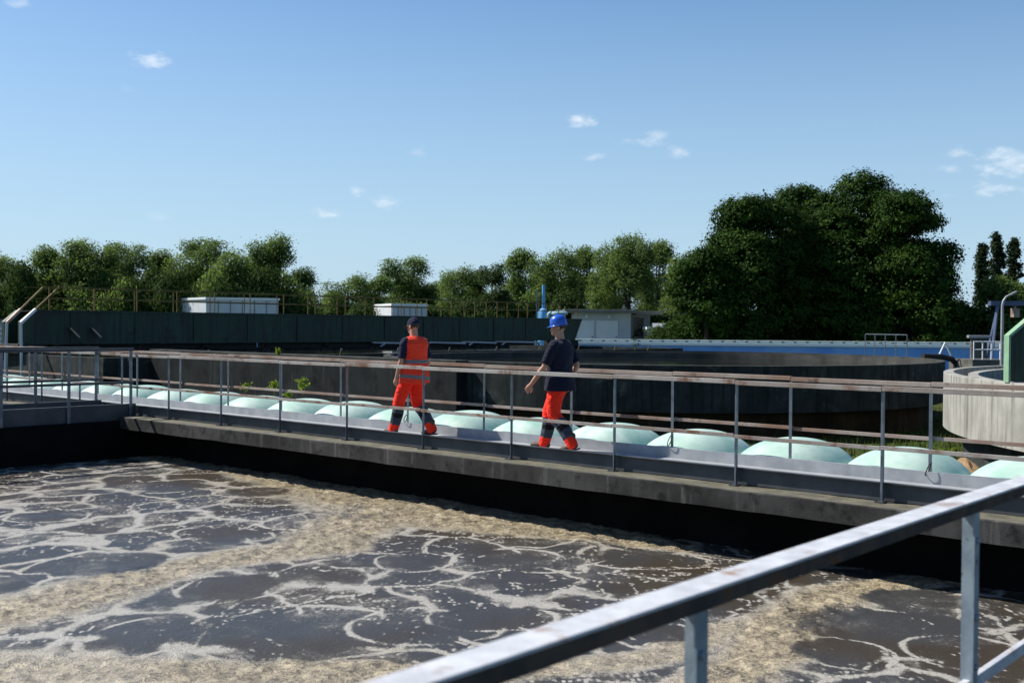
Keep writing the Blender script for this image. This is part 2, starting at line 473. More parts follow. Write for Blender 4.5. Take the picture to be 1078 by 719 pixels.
    pools = [(185, 512, .62), (275, 518, .55), (245, 562, .55), (95, 594, .75), (40, 545, .5), (250, 618, .55), (340, 668, .78), (165, 668, .5), (445, 592, .5), (555, 592, .6),
             (460, 660, .55), (530, 650, .5), (930, 662, .95), (690, 585, .6), (950, 632, .5), (690, 668, .3), (1020, 690, .5), (870, 690, .45)]
    for px, py, r in pools:
        cx, cy = wpt(px, py)
        d = np.hypot(X - cx + wx * .35, Y - cy + wy * .35) / r
        k = 1 - sst(d, 0.6, 1.0)
        ang = np.arctan2(Y - cy, X - cx)
        gph = d * 3.4 + 1.6 * fbm(np.cos(ang) * 1.3 + px, np.sin(ang) * 1.3 + d, 97, 3) + .18 * np.sin(ang * 2 + px)
        fr = np.abs(gph - np.round(gph))
        arcs = np.exp(-fr / .035) * .85 * sst(fbm(X * 2.2 + px, Y * 2.2, 99, 3), .46, .60)
        keep = np.maximum.reduce([line2 * .36 * sst(d, .2, .8), lace * .35, streak * .7, arcs, film * .85])
        foam = foam * (1 - k) + keep * k
        ring = np.exp(-np.abs(d - 1.05 + .25 * (var2 - .5)) / 0.055)
        foam = np.maximum(foam, ring * (0.45 + 0.75 * sst(fbm(X * 2.5, Y * 2.5, 51, 2), .35, .65)))
    foam = np.clip(foam * (0.66 + 0.68 * fbm(X * 6, Y * 6, 61, 3)), 0, 1)
    # patches where the foam has gone brown (away to the right and along the wall)
    brown = np.clip(thick + 0.35 * sst(fbm(X * .5, Y * .5, 71, 3), .5, .7), 0, 1)
    Z = (WATER + (fbm(X * 1.1, Y * 1.1, 81, 3) - .5) * 0.05 + (fbm(X * 6, Y * 6, 83, 2) - .5) * 0.022 * (0.4 + thick)
         + foam * 0.005 + thick * ((fbm(X * 9, Y * 9, 85, 2) - 0.4) * 0.042 + (vnoise(X * 19, Y * 19, 88) - .5) * .022))
    nn, ns2 = X.shape
    co = np.stack([X, Y, Z], -1).reshape(-1, 3).astype(np.float32)
    idx = np.arange(nn * ns2).reshape(nn, ns2)
    q = np.stack([idx[:-1, :-1], idx[1:, :-1], idx[1:, 1:], idx[:-1, 1:]], -1).reshape(-1, 4)
    me = bpy.data.meshes.new('water')
    me.vertices.add(len(co)); me.vertices.foreach_set('co', co.ravel())
    me.loops.add(q.size); me.loops.foreach_set('vertex_index', q.ravel().astype(np.int32))
    me.polygons.add(len(q)); me.polygons.foreach_set('loop_start', np.arange(0, q.size, 4, dtype=np.int32))
    me.polygons.foreach_set('use_smooth', np.ones(len(q), dtype=bool))
    me.update()
    for nm, arr in (('foam', foam), ('thick', thick), ('brown', brown)):
        a = me.attributes.new(nm, 'FLOAT', 'POINT'); a.data.foreach_set('value', arr.ravel().astype(np.float32))
    m, t, b = new_mat('foaming_sludge_water')
    p = t.pos()
    fo = t.n('ShaderNodeAttribute', attribute_name='foam').outputs['Fac']
    th = t.n('ShaderNodeAttribute', attribute_name='thick').outputs['Fac']
    br = t.n('ShaderNodeAttribute', attribute_name='brown').outputs['Fac']
    nf = t.noise(p, 30, 6, 0.75)
    nf2 = t.noise(p, 95, 3, 0.7)
    jit = t.math('ADD', t.math('MULTIPLY', t.math('SUBTRACT', nf, 0.5), 0.75), t.math('MULTIPLY', t.math('SUBTRACT', nf2, 0.5), 0.9))
    fac = t.ramp(t.math('ADD', fo, jit), 0.35, 0.68)
    # holes torn in the thick scum
    hol = t.ramp(t.noise(p, 13, 5, 0.7), 0.60, 0.70)
    fac = t.math('MULTIPLY', fac, t.math('SUBTRACT', 1.0, t.math('MULTIPLY', t.math('MULTIPLY', hol, th), 0.75)))
    watercol = t.mix(t.ramp(t.noise(p, 0.5, 3), .4, .6), (0.050, 0.050, 0.050), (0.050, 0.039, 0.026))
    foamcol = t.mix(nf, (0.17, 0.155, 0.125), (0.62, 0.59, 0.53))
    tan = t.mix(t.ramp(t.math('ADD', t.math('MULTIPLY', nf, .6), t.math('MULTIPLY', t.noise(p, 7, 4, .7), .4)), .38, .62), (0.058, 0.039, 0.016), (0.48, 0.395, 0.25))  # wide light-dark grain stands in for sparkle and tiny shadows in the froth
    foamcol = t.mix(t.math('MULTIPLY', br, 0.85), foamcol, tan)
    t.l(t.mix(fac, watercol, foamcol), b.inputs['Base Color'])
    rr = t.n('ShaderNodeMapRange'); t.l(fac, rr.inputs[0]); rr.inputs[3].default_value = 0.30; rr.inputs[4].default_value = 0.30
    t.l(rr.outputs[0], b.inputs['Roughness'])
    b.inputs['IOR'].default_value = 1.33
    vo = t.n('ShaderNodeTexVoronoi'); vo.inputs['Scale'].default_value = 62; t.l(p, vo.inputs['Vector'])
    bub = t.math('SUBTRACT', 1.0, vo.outputs['Distance'])
    h = t.math('ADD', t.math('MULTIPLY', t.math('MULTIPLY', bub, fac), 0.9), t.math('MULTIPLY', t.noise(p, 26, 5, 0.75), 1.5))
    h = t.math('ADD', h, t.math('MULTIPLY', nf, t.math('MULTIPLY', fac, 1.2)))
    t.bump(h, 0.5, 0.016, b)
    o = link('water', me, m)
    tag(o, kind='structure')
make_water()

# tank walls (the water laps against them)
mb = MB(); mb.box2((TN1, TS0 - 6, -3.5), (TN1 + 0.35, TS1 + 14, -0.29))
o = mb.build('tank_side_wall', M['shadewall']); o.rotation_euler.z = ANG
tag(o, 'shade-blackened concrete tank wall under the long walkway slab', 'tank wall')
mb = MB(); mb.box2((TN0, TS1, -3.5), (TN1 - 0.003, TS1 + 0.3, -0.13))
o = mb.build('tank_end_wall', M['shadewall']); o.rotation_euler.z = ANG
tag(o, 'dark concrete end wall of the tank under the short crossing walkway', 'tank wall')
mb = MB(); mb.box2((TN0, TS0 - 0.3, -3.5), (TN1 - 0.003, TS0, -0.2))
o = mb.build('tank_cross_wall', M['shadewall']); o.rotation_euler.z = ANG
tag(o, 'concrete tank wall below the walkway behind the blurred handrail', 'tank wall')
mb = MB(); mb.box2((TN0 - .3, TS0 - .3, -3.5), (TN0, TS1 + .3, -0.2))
o = mb.build('tank_rear_wall', M['shadewall']); o.rotation_euler.z = ANG
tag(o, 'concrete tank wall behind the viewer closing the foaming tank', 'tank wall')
mb = MB(); mb.box2((-4, -1.2, -0.2), (10.38, 1.33, -0.02), bevel=0.01)
o = mb.build('walkway_slab', M['slab']); o.rotation_euler.z = ANG
tag(o, 'concrete walkway carrying the blurred handrail closest to the viewer', 'walkway')

# ------------------------------------------------------------------ the long walkway
wk = empty('long_walkway', W(11.2, 10, -0.06), ANG, 'long straight walkway of concrete slab and steel deck crossing the plant', 'walkway')
S0, S1 = -4.0, 33.0
def wloc(n, s, z): return (n - 11.2, s - 10, z + 0.06)
mb = MB()
# edge of the slab is slightly ragged
bmv = mb.bm
segs = 200
prev = None
for i in range(segs + 1):
    s = S0 + (S1 - S0) * i / segs
    e = 10.40 + 0.012 * (vnoise(np.array([s * 3.0]), np.array([0.5]))[0] - .5)
    zt = -0.062 + 0.012 * (vnoise(np.array([s * 2.0]), np.array([7.5]))[0] - .5)
    zb = -0.275 + 0.02 * (vnoise(np.array([s * 2.3]), np.array([3.5]))[0] - .5)
    ring = [bmv.verts.new(wloc(e, s, zb)), bmv.verts.new(wloc(e, s, zt - 0.012)), bmv.verts.new(wloc(e + 0.014, s, zt)), bmv.verts.new(wloc(12.05, s, -0.062)), bmv.verts.new(wloc(12.05, s, -0.275))]
    if prev:
        for k in range(5):
            f = bmv.faces.new((prev[k], prev[(k + 1) % 5], ring[(k + 1) % 5], ring[k]))
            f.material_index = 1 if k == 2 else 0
    else: bmv.faces.new(ring)
    prev = ring
bmv.faces.new(prev[::-1])
mb.build('slab', [M['slab'], M['ledge']], wk)
mb = MB()
mb.box2(wloc(10.80, S0, -0.045), wloc(11.93, S1, 0.0))
mb.build('deck_plate', M['galvpale'], wk)

POST_S = [4.66 + 1.67 * k for k in range(-5, 17)]

def angle_post(n, s, z0, z1, parent, loc, flip=1, m='galv'):
    mb = MB()
    mb.box2(loc(n - .019, s - .019 * flip, z0), loc(n + .019, s - .013 * flip, z1))
    mb.box2(loc(n + .019 * flip, s - .0125 * flip, z0), loc(n + .013 * flip, s + .019 * flip, z1))
    p = mb.build('post', M[m], parent)
    mb = MB(); mb.box2(loc(n - .06, s - .05, z0 - .004), loc(n + .05, s + .05, z0 + .006))
    for dx, dy in ((-.045, -.035), (-.045, .035), (.035, .035)):
        mb.tube([Vector(loc(n + dx, s + dy, z0 + .006)), Vector(loc(n + dx, s + dy, z0 + .022))], .009, 6)
    mb.build('base_plate', M['galvdark'], p)
    return p

def railing(label, n, kick_n, z0, side, rail_m):
    r = empty('guard_railing', W(n, 10, z0), ANG, label, 'railing', 'railings of the long walkway')
    loc = lambda a, b, c: (a - n, b - 10, c - z0)
    for k, s in enumerate(POST_S):
        p = angle_post(n, s, z0 + .004, 1.05, r, loc, side)
    # rails in lengths with a little sag
    for nm, zc, hh, ww in (('top_rail', 1.075, .05, .055), ('mid_rail', .485, .042, .02)):
        mb = MB()
        for i in range(len(POST_S) - 1):
            a, b = POST_S[i], POST_S[i + 1]
            d = .006 * math.sin(i * 2.3)
            off = 0.036 * side if nm == 'mid_rail' else 0
            mb.box2(loc(n - ww / 2 + off * -1, a, zc - hh / 2 + d), loc(n + ww / 2 - off, b - .004, zc + hh / 2 + d), bevel=.004)
        mb.build(nm, M[rail_m], r)
    return r

nr = railing('near guard railing of the long walkway, standing on the concrete ledge', 10.72, 10.8, -0.062, 1, 'railgrey')
# channel section with its flanges turned out over the ledge
loc = lambda a, b, c: (a - 10.72, b - 10, c + 0.062)
mb = MB()
mb.box2(loc(10.79, S0, -.055), loc(10.797, S1, .125))
mb.box2(loc(10.735, S0, .1255), loc(10.797, S1, .133))
mb.build('kick_plate', M['galvdark'], nr)
fr = railing('far guard railing of the long walkway, beside the dome covers', 11.99, 11.93, -0.062, -1, 'rust')
loc2 = lambda a, b, c: (a - 11.99, b - 10, c + 0.062)
mb = MB()
mb.box2(loc2(11.934, S0, -.055), loc2(11.941, S1, .125))
mb.box2(loc2(11.934, S0, .1255), loc2(11.965, S1, .131))
mb.build('kick_plate', M['galvpale'], fr)
# wire loops and a ring left on a few posts
for s, n, z, rr in ((9.66, 10.72, .10, .05), (8.0, 11.95, .22, .07), (4.66, 11.95, .16, .07), (13.0, 11.95, .2, .06)):
    mb = MB()
    pts = [Vector((math.sin(t) * rr * .5, math.cos(t) * rr * .4, -math.cos(t) * rr)) for t in np.linspace(0, 2 * math.pi, 14)]
    mb.tube(pts, .006, 6)
    o = mb.build('wire_loop', M['blackgap']); o.location = W(n - .03, s, z); o.rotation_euler.z = ANG
    tag(o, {9.66: 'steel ring hanging at the foot of a post between the two workers', 8.0: 'black wire loop on the far railing post right of the blue helmet worker',
            4.66: 'black wire loop on the far railing post beside the last full dome', 13.0: 'black wire loop on the far railing post left of the vest worker'}[s], 'wire loop')

# ------------------------------------------------------------------ dome covers on their channel
ch = empty('dome_channel', W(13.1, 12, GROUND), ANG, 'long low concrete channel under the row of mint dome covers', 'channel')
mb = MB()
mb.box2((12.10 - 13.1, S0 - 12, -.05), (12.26 - 13.1, S1 + 2 - 12, 1.15))
mb.box2((13.86 - 13.1, S0 - 12, -.05), (14.02 - 13.1, S1 + 2 - 12, 1.15))
mb.build('channel_wall', M['slab'], ch)

def dome_mesh():
    bm = bmesh.new()
    nr_, na = 16, 56
    ax, ay, H = 0.88, 0.72, 0.435
    def pt(r, t):
        c, s = math.cos(t), math.sin(t)
        p = 2.7
        k = (abs(c) ** p + abs(s) ** p) ** (-1 / p)
        return c * k * r, s * k * r
    rings = []
    for i in range(1, nr_ + 1):
        r = (i / nr_) ** 0.8
        z = H * max(0.0, 1 - r ** 2.45) ** 0.70
        rings.append([bm.verts.new((pt(r, 2 * math.pi * k / na)[0] * ax, pt(r, 2 * math.pi * k / na)[1] * ay, z)) for k in range(na)])
    top = bm.verts.new((0, 0, H))
    for k in range(na):
        bm.faces.new((top, rings[0][k], rings[0][(k + 1) % na]))
    # flange
    for fx, z in ((1.04, 0.0), (1.04, -0.03)):
        rings.append([bm.verts.new((pt(fx, 2 * math.pi * k / na)[0] * ax, pt(fx, 2 * math.pi * k / na)[1] * (ay * .975), z)) for k in range(na)])
    for i in range(len(rings) - 1):
        for k in range(na):
            bm.faces.new((rings[i][k], rings[i][(k + 1) % na], rings[i + 1][(k + 1) % na], rings[i + 1][k]))
    bmesh.ops.recalc_face_normals(bm, faces=bm.faces)
    me = bpy.data.meshes.new('dome_cover'); bm.to_mesh(me); bm.free()
    return me
dm = dome_mesh()
places = {0: 'pale mint dome cover cut off by the right end of the row', 1: 'mint dome cover below the pale round tank, last whole one of its row',
          2: 'mint dome cover next but one from the pale round tank', 3: 'mint dome cover under the middle of the big dark round tank',
          4: 'mint dome cover just right of the worker in the blue helmet', 5: 'mint dome cover behind the legs of the worker in the blue helmet',
          6: 'mint dome cover between the two workers, beside the helmet worker', 7: 'mint dome cover between the two workers, beside the vest worker',
          8: 'mint dome cover behind the legs of the worker in the orange vest'}
for i in range(0, 21):
    s = 3.92 + 1.46 * i
    o = link('dome_cover', dm, M['dome'], None, True)
    o.location = W(13.06, s, -0.165); o.rotation_euler = (0, 0, ANG + R(random.uniform(-1, 1)))
    o.scale = (1, 1, random.uniform(.95, 1.05))
    tag(o, places.get(i, 'mint dome cover in the crowded row left of the vest worker'), 'dome cover', 'mint dome covers in a row')

# ------------------------------------------------------------------ short crossing walkway on the left
cw = empty('crossing_walkway', W(5, 19.9, -.1), ANG, 'short galvanised crossing walkway at the left meeting the long walkway', 'walkway')
mb = MB()
mb.box2((-9, -.58, .06), (5.72, .58, .10))
mb.build('deck_plate', M['galvdark'], cw)
mb = MB()
mb.box2((-9, -.69, -.12), (5.75, -.62, .27)); mb.box2((-9, .62, -.12), (5.75, .69, .27))
mb.build('side_beam', M['galvdark'], cw)
for side, s0, n0, lab in ((-1, 19.2, 10.62, 'near railing of the short crossing walkway, three thick posts in view'), (1, 20.6, 10.66, 'far railing of the short crossing walkway, behind its near one')):
    r = empty('bridge_railing', W(n0, s0, -.2), ANG, lab, 'railing', 'railings of the short crossing walkway')
    for k in range(9):
        n = -1.2 * k
        mb = MB()
        mb.box2((n - .03, -.04, -.0 if side < 0 else .15), (n + .03, -.034, 1.36)); mb.box2((n + .024, -.0335, 0 if side < 0 else .15), (n + .03, .02, 1.36))
        mb.build('post', M['galv'], r)
    for nm, z, h in (('top_rail', 1.385, .06), ('mid_rail', .77, .045)):
        mb = MB(); mb.box2((-11, -.045, z - h / 2), (.06, .012, z + h / 2), bevel=.005); mb.build(nm, M['galvdark'], r)

# ------------------------------------------------------------------ railing close to the viewer (out of focus)
fgr = empty('foreground_railing', W(0, 1.293, -.02), ANG + 0.018, 'thick grey handrail slanting across the lower right corner, blurred and close', 'railing')
mb = MB(); mb.box2((-3, -.041, 1.112), (3.86, .042, 1.12), bevel=.002); mb.box2((3.866, -.041, 1.112), (9.0, .042, 1.12), bevel=.002)
tr = mb.build('top_rail', M['forerail'], fgr)
mb = MB(); mb.box2((-3, -.039, 1.076), (9.0, -.033, 1.1115)); mb.box2((-3, .034, 1.076), (9.0, .040, 1.1115))
mb.build('rail_web', M['foreweb'], tr)
mb = MB(); mb.box2((-3, -.012, .452), (9, .012, .496), bevel=.004)
mb.build('mid_rail', M['forerail'], fgr)
for n in (-1.5, .28, 2.065, 3.83, 5.6, 7.38):
    mb = MB()
    mb.box2((n - .024, -.034, 0), (n + .024, -.027, 1.0755)); mb.box2((n + .017, -.0265, 0), (n + .024, .022, 1.0755))
    for z in (.98, .72, .55):
        mb.tube([(n - .004, -.034, z), (n - .004, -.043, z)], .011, 8)
    p = mb.build('post', M['forepost'], fgr)

# ------------------------------------------------------------------ round tanks
def round_tank(name, c, R_, label, top_m, base_m, rim_m, rim=.67, lip=-.6):
    t = empty(name, (c[0], c[1], GROUND), 0, label, 'round tank')
    g = -GROUND
    w = .22
    ri = R_ - .55
    mb = MB(); mb.lathe([(R_, lip + g), (R_, rim + g - .012), (R_ - .012, rim + g - .003)], 160)
    mb.build('outer_wall', top_m, t, True)
    mb = MB(); mb.lathe([(R_ - .012, rim + g - .003), (R_ - w, rim + g), (R_ - w, .05 + g), (ri, .05 + g), (ri, rim - .06 + g), (ri - w, rim - .06 + g), (ri - w, -.6 + g)], 160)
    mb.build('rim', rim_m, t, True)
    mb = MB(); mb.lathe([(R_, lip + g), (R_ - .45, lip + g - .05), (R_ - .45, -.1)], 120)
    mb.build('lower_wall', base_m, t, True)
    return t
def still_water():
    m, t, b = new_mat('still_dark_water')
    p = t.pos()
    t.l(t.mix(t.noise(p, .5, 3), (0.010, 0.011, 0.009), (0.016, 0.017, 0.012)), b.inputs['Base Color'])
    b.inputs['Roughness'].default_value = .05
    t.bump(t.noise(t.pos((1, 3, 1)), 2.5, 3), .08, .02, b)
    return m
M['still'] = still_water()
CT, CR = (5.05, 38.95), 9.5
big = round_tank('dark_round_tank', CT, CR, 'wide dark round settling tank with black stained walls behind the workers', M['tankdark'], M['tankbase'], M['rimdark'])
mb = MB(); mb.lathe([(0.001, 0), (CR - .8, 0)], 96)
o = mb.build('tank_water', M['still']); o.location = (CT[0], CT[1], .38); tag(o, kind='structure')
RT, RR = (22.1, 22.0), 12.6
pale = round_tank('pale_round_tank', RT, RR, 'pale sunlit round concrete tank at the right edge', M['tankpale'], M['tankdark'], M['tankpale'])
mb = MB(); mb.lathe([(0.001, 0), (RR - .8, 0)], 96)
o = mb.build('basin_water', M['still']); o.location = (RT[0], RT[1], .2); tag(o, kind='structure')

# scraper bridge end on the pale tank
d0 = Vector((RT[0], RT[1], 0)) - Vector((at(1063, 400, 21.2).x, 21.2, 0)); dl = d0.length; d0.normalize()
e0 = at(1063, 400, 21.2)
sb = empty('tank_bridge', (e0.x, e0.y, .67), math.atan2(d0.y, d0.x), 'green scraper bridge with a sloped end plate coloured as sunlit on the pale tank', 'scraper bridge')
mb = MB(); mb.poly_prism([(.02, .02), (.02, .86), (.41, 1.2), (dl, 1.2), (dl, .02)], (0, 1, 0), .17, (0, 0, 0))
mb.build('beam', M['green'], sb)
mb = MB(); mb.poly_prism([(-.03, 0), (-.03, .9), (.40, 1.26), (.43, 1.22), (.01, .87), (.01, 0)], (0, 1, 0), .19, (0, -.008, 0))
mb.build('end_plate', M['litgreen'], sb)
mb = MB()
for x in (.8, 2.6, 4.4, 6.2): mb.tube([(x, .2, 1.2), (x, .2, 2.1)], .02, 6)
mb.tube([(.8, .2, 2.1), (7, .2, 2.1)], .02, 6)
mb.build('handrail', M['bluesteel'], sb)

# lamp post behind the pale tank
b = at(1054, 420, 37); zt = at(1054, 322, 37).z
lp = empty('lamp_post', (b.x, b.y, GROUND), 0, 'thin grey lamp post with a bent neck behind the pale tank', 'lamp post')
h = zt - GROUND
mb = MB(); mb.tube([(0, 0, 0), (0, 0, h * .6), (0, 0, h), (.03, 0, h + .16), (.12, 0, h + .3), (.26, 0, h + .38)], [.07, .055, .045, .04, .035, .03], 10)
mb.build('pole', M['lampgrey'], lp, True)
mb = MB(); mb.box((.36, 0, h + .42), (.26, .12, .06), Matrix.Rotation(-.5, 3, 'Y'), .015); mb.build('lamp_head', M['lampgrey'], lp)

# blue hoist frame
hf = empty('hoist_frame', at(1058, 400, 48), R(12), 'blue steel hoist frame with splayed legs behind the lamp post', 'hoist')
hf.location.z = GROUND
zt = at(1050, 322, 48).z - GROUND
for x in (-.35, 1.3):
    for sgn in (-1, 1):
        mb = MB(); mb.bar((x + sgn * .06 - .05, sgn * .05, zt), (x + sgn * .12 - .75, sgn * .5, 0), .10, .1); mb.build('leg', M['bluesteel'], hf)
mb = MB(); mb.bar((-.8, 0, zt + .1), (3.2, 0, zt + .16), .18, .2); mb.build('top_beam', M['bluesteel'], hf)
mb = MB(); mb.box((.45, 0, zt - .3), (.3, .25, .4), None, .03); mb.tube([(.45, 0, zt + .05), (.45, 0, zt - .15)], .05, 8); mb.build('hoist_block', M['rust'], hf)

# small pale railing and cabinet near the hoist
pr = empty('platform_railing', at(1025, 378, 42), R(8), 'low white tube railing on a platform behind the pale tank', 'railing')
z0 = pr.location.z; pr.location.z = GROUND; hh = z0 - GROUND
mb = MB(); mb.box2((-.1, -.1, 0), (1.6, 1.6, hh - .02)); mb.build('platform', M['rimgrey'], pr)
for i in range(5):
    mb = MB(); mb.tube([(.36 * i, 0, hh - .04), (.36 * i, 0, hh + .68)], .025, 8); mb.build('post', M['white'], pr)
mb = MB()
for z in (.66, .36): mb.tube([(0, 0, hh + z), (1.45, 0, hh + z)], .022, 8)
mb.build('rail', M['white'], pr)
cb = empty('control_cabinet', at(1030, 376, 46), R(-15), 'small grey cabinet with flat cap standing behind the white tube railing', 'cabinet')
cb.location.z = GROUND
hz = at(1030, 353, 46).z - GROUND
mb = MB(); mb.box2((-.3, -.2, 0), (.3, .25, hz - .12), bevel=.02); mb.build('body', M['rimgrey'], cb)
mb = MB(); mb.box2((-.42, -.3, hz - .12), (.42, .35, hz), bevel=.02); mb.build('cap', M['lampgrey'], cb)

# ladder rails and scum pipe on the right rim of the dark tank
ed = Vector((CT[0], CT[1], 0)) + Vector((math.cos(R(8)), math.sin(R(8)), 0)) * (CR - .1)
sr = empty('rim_railing', (ed.x, ed.y, .67), R(96), 'thin grey railing on the right rim of the dark round tank', 'railing')
for i in range(5):
    mb = MB(); mb.tube([(.9 * i, 0, 0), (.9 * i, 0, .8)], .018, 6); mb.build('post', M['galv'], sr)
mb = MB(); mb.tube([(0, 0, .8), (3.6, 0, .8)], .018, 6); mb.tube([(0, 0, .42), (3.6, 0, .42)], .015, 6); mb.build('rail', M['galv'], sr)
q = at(1000, 381, 43)
sp = empty('scum_pipe', (q.x, q.y, q.z), R(20), 'black bent scum pipe sticking out beyond the dark tank rim', 'pipe')
mb = MB(); mb.tube([(-1.3, 0, .22), (-.4, 0, .20), (.1, 0, .10), (.3, 0, -.1), (.33, 0, -1.6)], .11, 12); mb.build('pipe', M['blackgap'], sp, True)
mb = MB(); mb.bar((-.5, 0, .3), (-.2, .05, .75), .05, .05); mb.bar((-.2, .05, .75), (.05, 0, .25), .05, .05); mb.build('bracket', M['offwhite'], sp)

M['walldark'] = surf('streaked_dark_concrete', (0.028, 0.031, 0.031), (0.013, 0.015, 0.016), 1.0, 0.95, bump=0.5, streak=((0.055, 0.058, 0.056), 0.8, 0.52, 0.75), spots=((0.008, 0.009, 0.009), 1.6, 0.5, 0.75), spec=.1)  # darker variant of the tank concrete, with paler streaks and dark spots
dw = empty('dividing_wall', W(22.4, 22.3, GROUND), ANG, 'long dark stained concrete wall behind the domes, left of the dark round tank', 'wall')
mb = MB(); mb.box2((0, 0, -.1), (.4, 16.6, .60 - GROUND), bevel=.02); mb.build('wall', M['walldark'], dw)
mb = MB(); mb.box2((-.06, -.02, .603 - GROUND), (.46, 16.62, .69 - GROUND), bevel=.015); mb.build('coping', M['rimdark'], dw)
# ------------------------------------------------------------------ rectangular basin with the long green travelling bridge
rb = empty('rectangular_basin', W(20.5, 39, GROUND), ANG, 'long dark rectangular basin below the green travelling bridge', 'basin')
g = -GROUND
def basin_wall(a, b, nm='wall'):
    mb = MB(); mb.box2(a, b, bevel=.02); return mb.build(nm, M['tankdark'], rb)
basin_wall((0, 0, -.1), (39, .35, 0.38 + g))
basin_wall((0, 14.65, -.1), (39, 15, 0.38 + g))
basin_wall((0, .353, -.1), (.35, 14.647, 0.377 + g))
basin_wall((38.65, .353, -.1), (39, 14.647, 0.377 + g))
for x in np.arange(1.0, 38, 3.4):
    mb = MB(); mb.bar((x, -.02, g + .10), (x - .1, -.3, g + .62), .06, .05); mb.build('bracket', M['rimgrey'], rb)
mb = MB(); mb.box2((.4, .4, 0), (38.6, 14.6, .02))
o = mb.build('basin_pond', M['still']); o.location = W(20.5, 39, .15); o.rotation_euler.z = ANG; tag(o, kind='structure')

br = empty('travelling_bridge', W(20.5, 46.3, .62), ANG, 'long dark green travelling bridge with yellow handrails spanning the basin', 'bridge')
P0, P1 = at(22, 326, 46.0), at(613, 336, 75.4)
zb0, zb1 = at(22, 362, 46.0).z - .62, at(613, 358, 75.4).z - .62
zt0, zt1 = P0.z - .62, P1.z - .62
Lb = (Vector((P1.x, P1.y)) - Vector((P0.x, P0.y))).length
br.location = (P0.x, P0.y, .62); br.rotation_euler.z = math.atan2(P1.y - P0.y, P1.x - P0.x)
ztm = (zt0 + zt1) / 2; zbm = max(.15, (zb0 + zb1) / 2)
mb = MB()
mb.poly_prism([(.0, zbm), (.0, ztm - .5), (.6, ztm), (Lb, ztm), (Lb - .8, zbm)], (0, 1, 0), .25, (0, 0, 0))
mb.build('beam', M['green'], br)
mb = MB()
mb.poly_prism([(.0, zbm), (.0, ztm - .5), (.6, ztm), (Lb, ztm), (Lb - .8, zbm)], (0, 1, 0), .25, (0, 1.5, 0))
mb.build('far_beam', M['green'], br)
mb = MB(); mb.box2((.65, .253, ztm - .06), (Lb - .1, 1.497, ztm - .02)); mb.build('walk_deck', M['blackgap'], br)
mb = MB()
for x in np.arange(2.2, Lb - 1, 3.05): mb.box2((x - .045, -.035, zbm + .03), (x + .045, -.002, ztm - .04))
mb.box2((.65, -.05, ztm - .07), (Lb - .05, -.003, ztm + .012))
mb.box2((.3, -.06, zbm - .02), (Lb - .8, -.003, zbm + .05))
mb.build('stiffener', M['green'], br)
mb = MB()
for x in (.4, Lb - 1.2): mb.box2((x - .6, -.15, -.235), (x + .6, 1.9, zbm - .004), bevel=.03)
mb.build('end_carriage', M['blackgap'], br)
for y in (-.02, 1.7):
    for x in np.arange(1.2, Lb, 2.05):
        xx = x + (0 if y < 0 else .9)
        if xx > Lb - .3: continue
        mb = MB(); mb.tube([(xx, y, ztm - .06), (xx, y, ztm + 1.0)], .026, 6); mb.build('railing_post', M['yellow'], br)
    mb = MB()
    for z in (1.0, .52): mb.tube([(1.0, y, ztm + z), (Lb - .3, y, ztm + z)], .021, 6)
    mb.build('railing_rail', M['yellow'], br)
mb = MB()
for x in (2.1, 3.1): mb.bar((x, -.1, ztm - .75), (x + .35, -.25, ztm - 1.15), .12, .06)
mb.build('hook', M['redpaint'], br)
for i, (xa, xb) in enumerate(((2.0, 5.6), (6.0, 8.9), (9.1, 12.1), (12.8, 16.4), (16.6, 19.6), (20.0, 23.0), (23.5, 26.8), (27.2, 29.6), (30.2, 34.0))):
    if xb > Lb - 1: continue
    mb = MB(); mb.box2((xa, .3, -.15), (xb, 1.2, zbm - .006), bevel=.02)
    mb.bar((xa, .2, zbm - .01), (xa - .5, .2, -.3), .08, .08); mb.bar((xb, .2, zbm - .01), (xb + .45, .2, -.25), .07, .07)
    mb.build('scraper_gear', M['blackgap'], br)
    if i > 4:
        mb = MB(); mb.tube([(xa - .4, .05, .12), (xb + .3, .05, .02)], .06, 8); mb.bar((xa + .2, .02, -.1), (xa + .7, .02, .15), .1, .05); mb.build('scraper_pipe', M['offwhite'], br)
# stair rails climbing to the bridge
for k, (pa, pb, pc, mm) in enumerate((((5, 372), (7, 340), (45, 303), 'redpaint'), ((23, 372), (22, 340), (62, 303), 'white'))):
    A, B_, C_ = at(*pa, 44.5 + k * .8), at(*pb, 44.5 + k * .8), at(*pc, 46.4 + k * .8)
    rl = empty('stair_handrail', (A.x, A.y, A.z), 0, ['faded red and yellow stair rail rising to the green bridge', 'white and yellow stair rail rising to the green bridge'][k], 'handrail', 'stair rails at the bridge end')
    Bm = B_.lerp(C_, .38)
    mb = MB(); mb.tube([(0, 0, GROUND - A.z), B_ - A], .06, 8); mb.build('post', M['offwhite'], rl)
    mb = MB(); mb.bar(B_ - A, Bm - A, .1, .12, .02); mb.build('lower_rail', M[mm], rl)
    mb = MB(); mb.tube([Bm - A, C_ - A], .045, 8); mb.build('upper_rail', M['yellow'], rl)

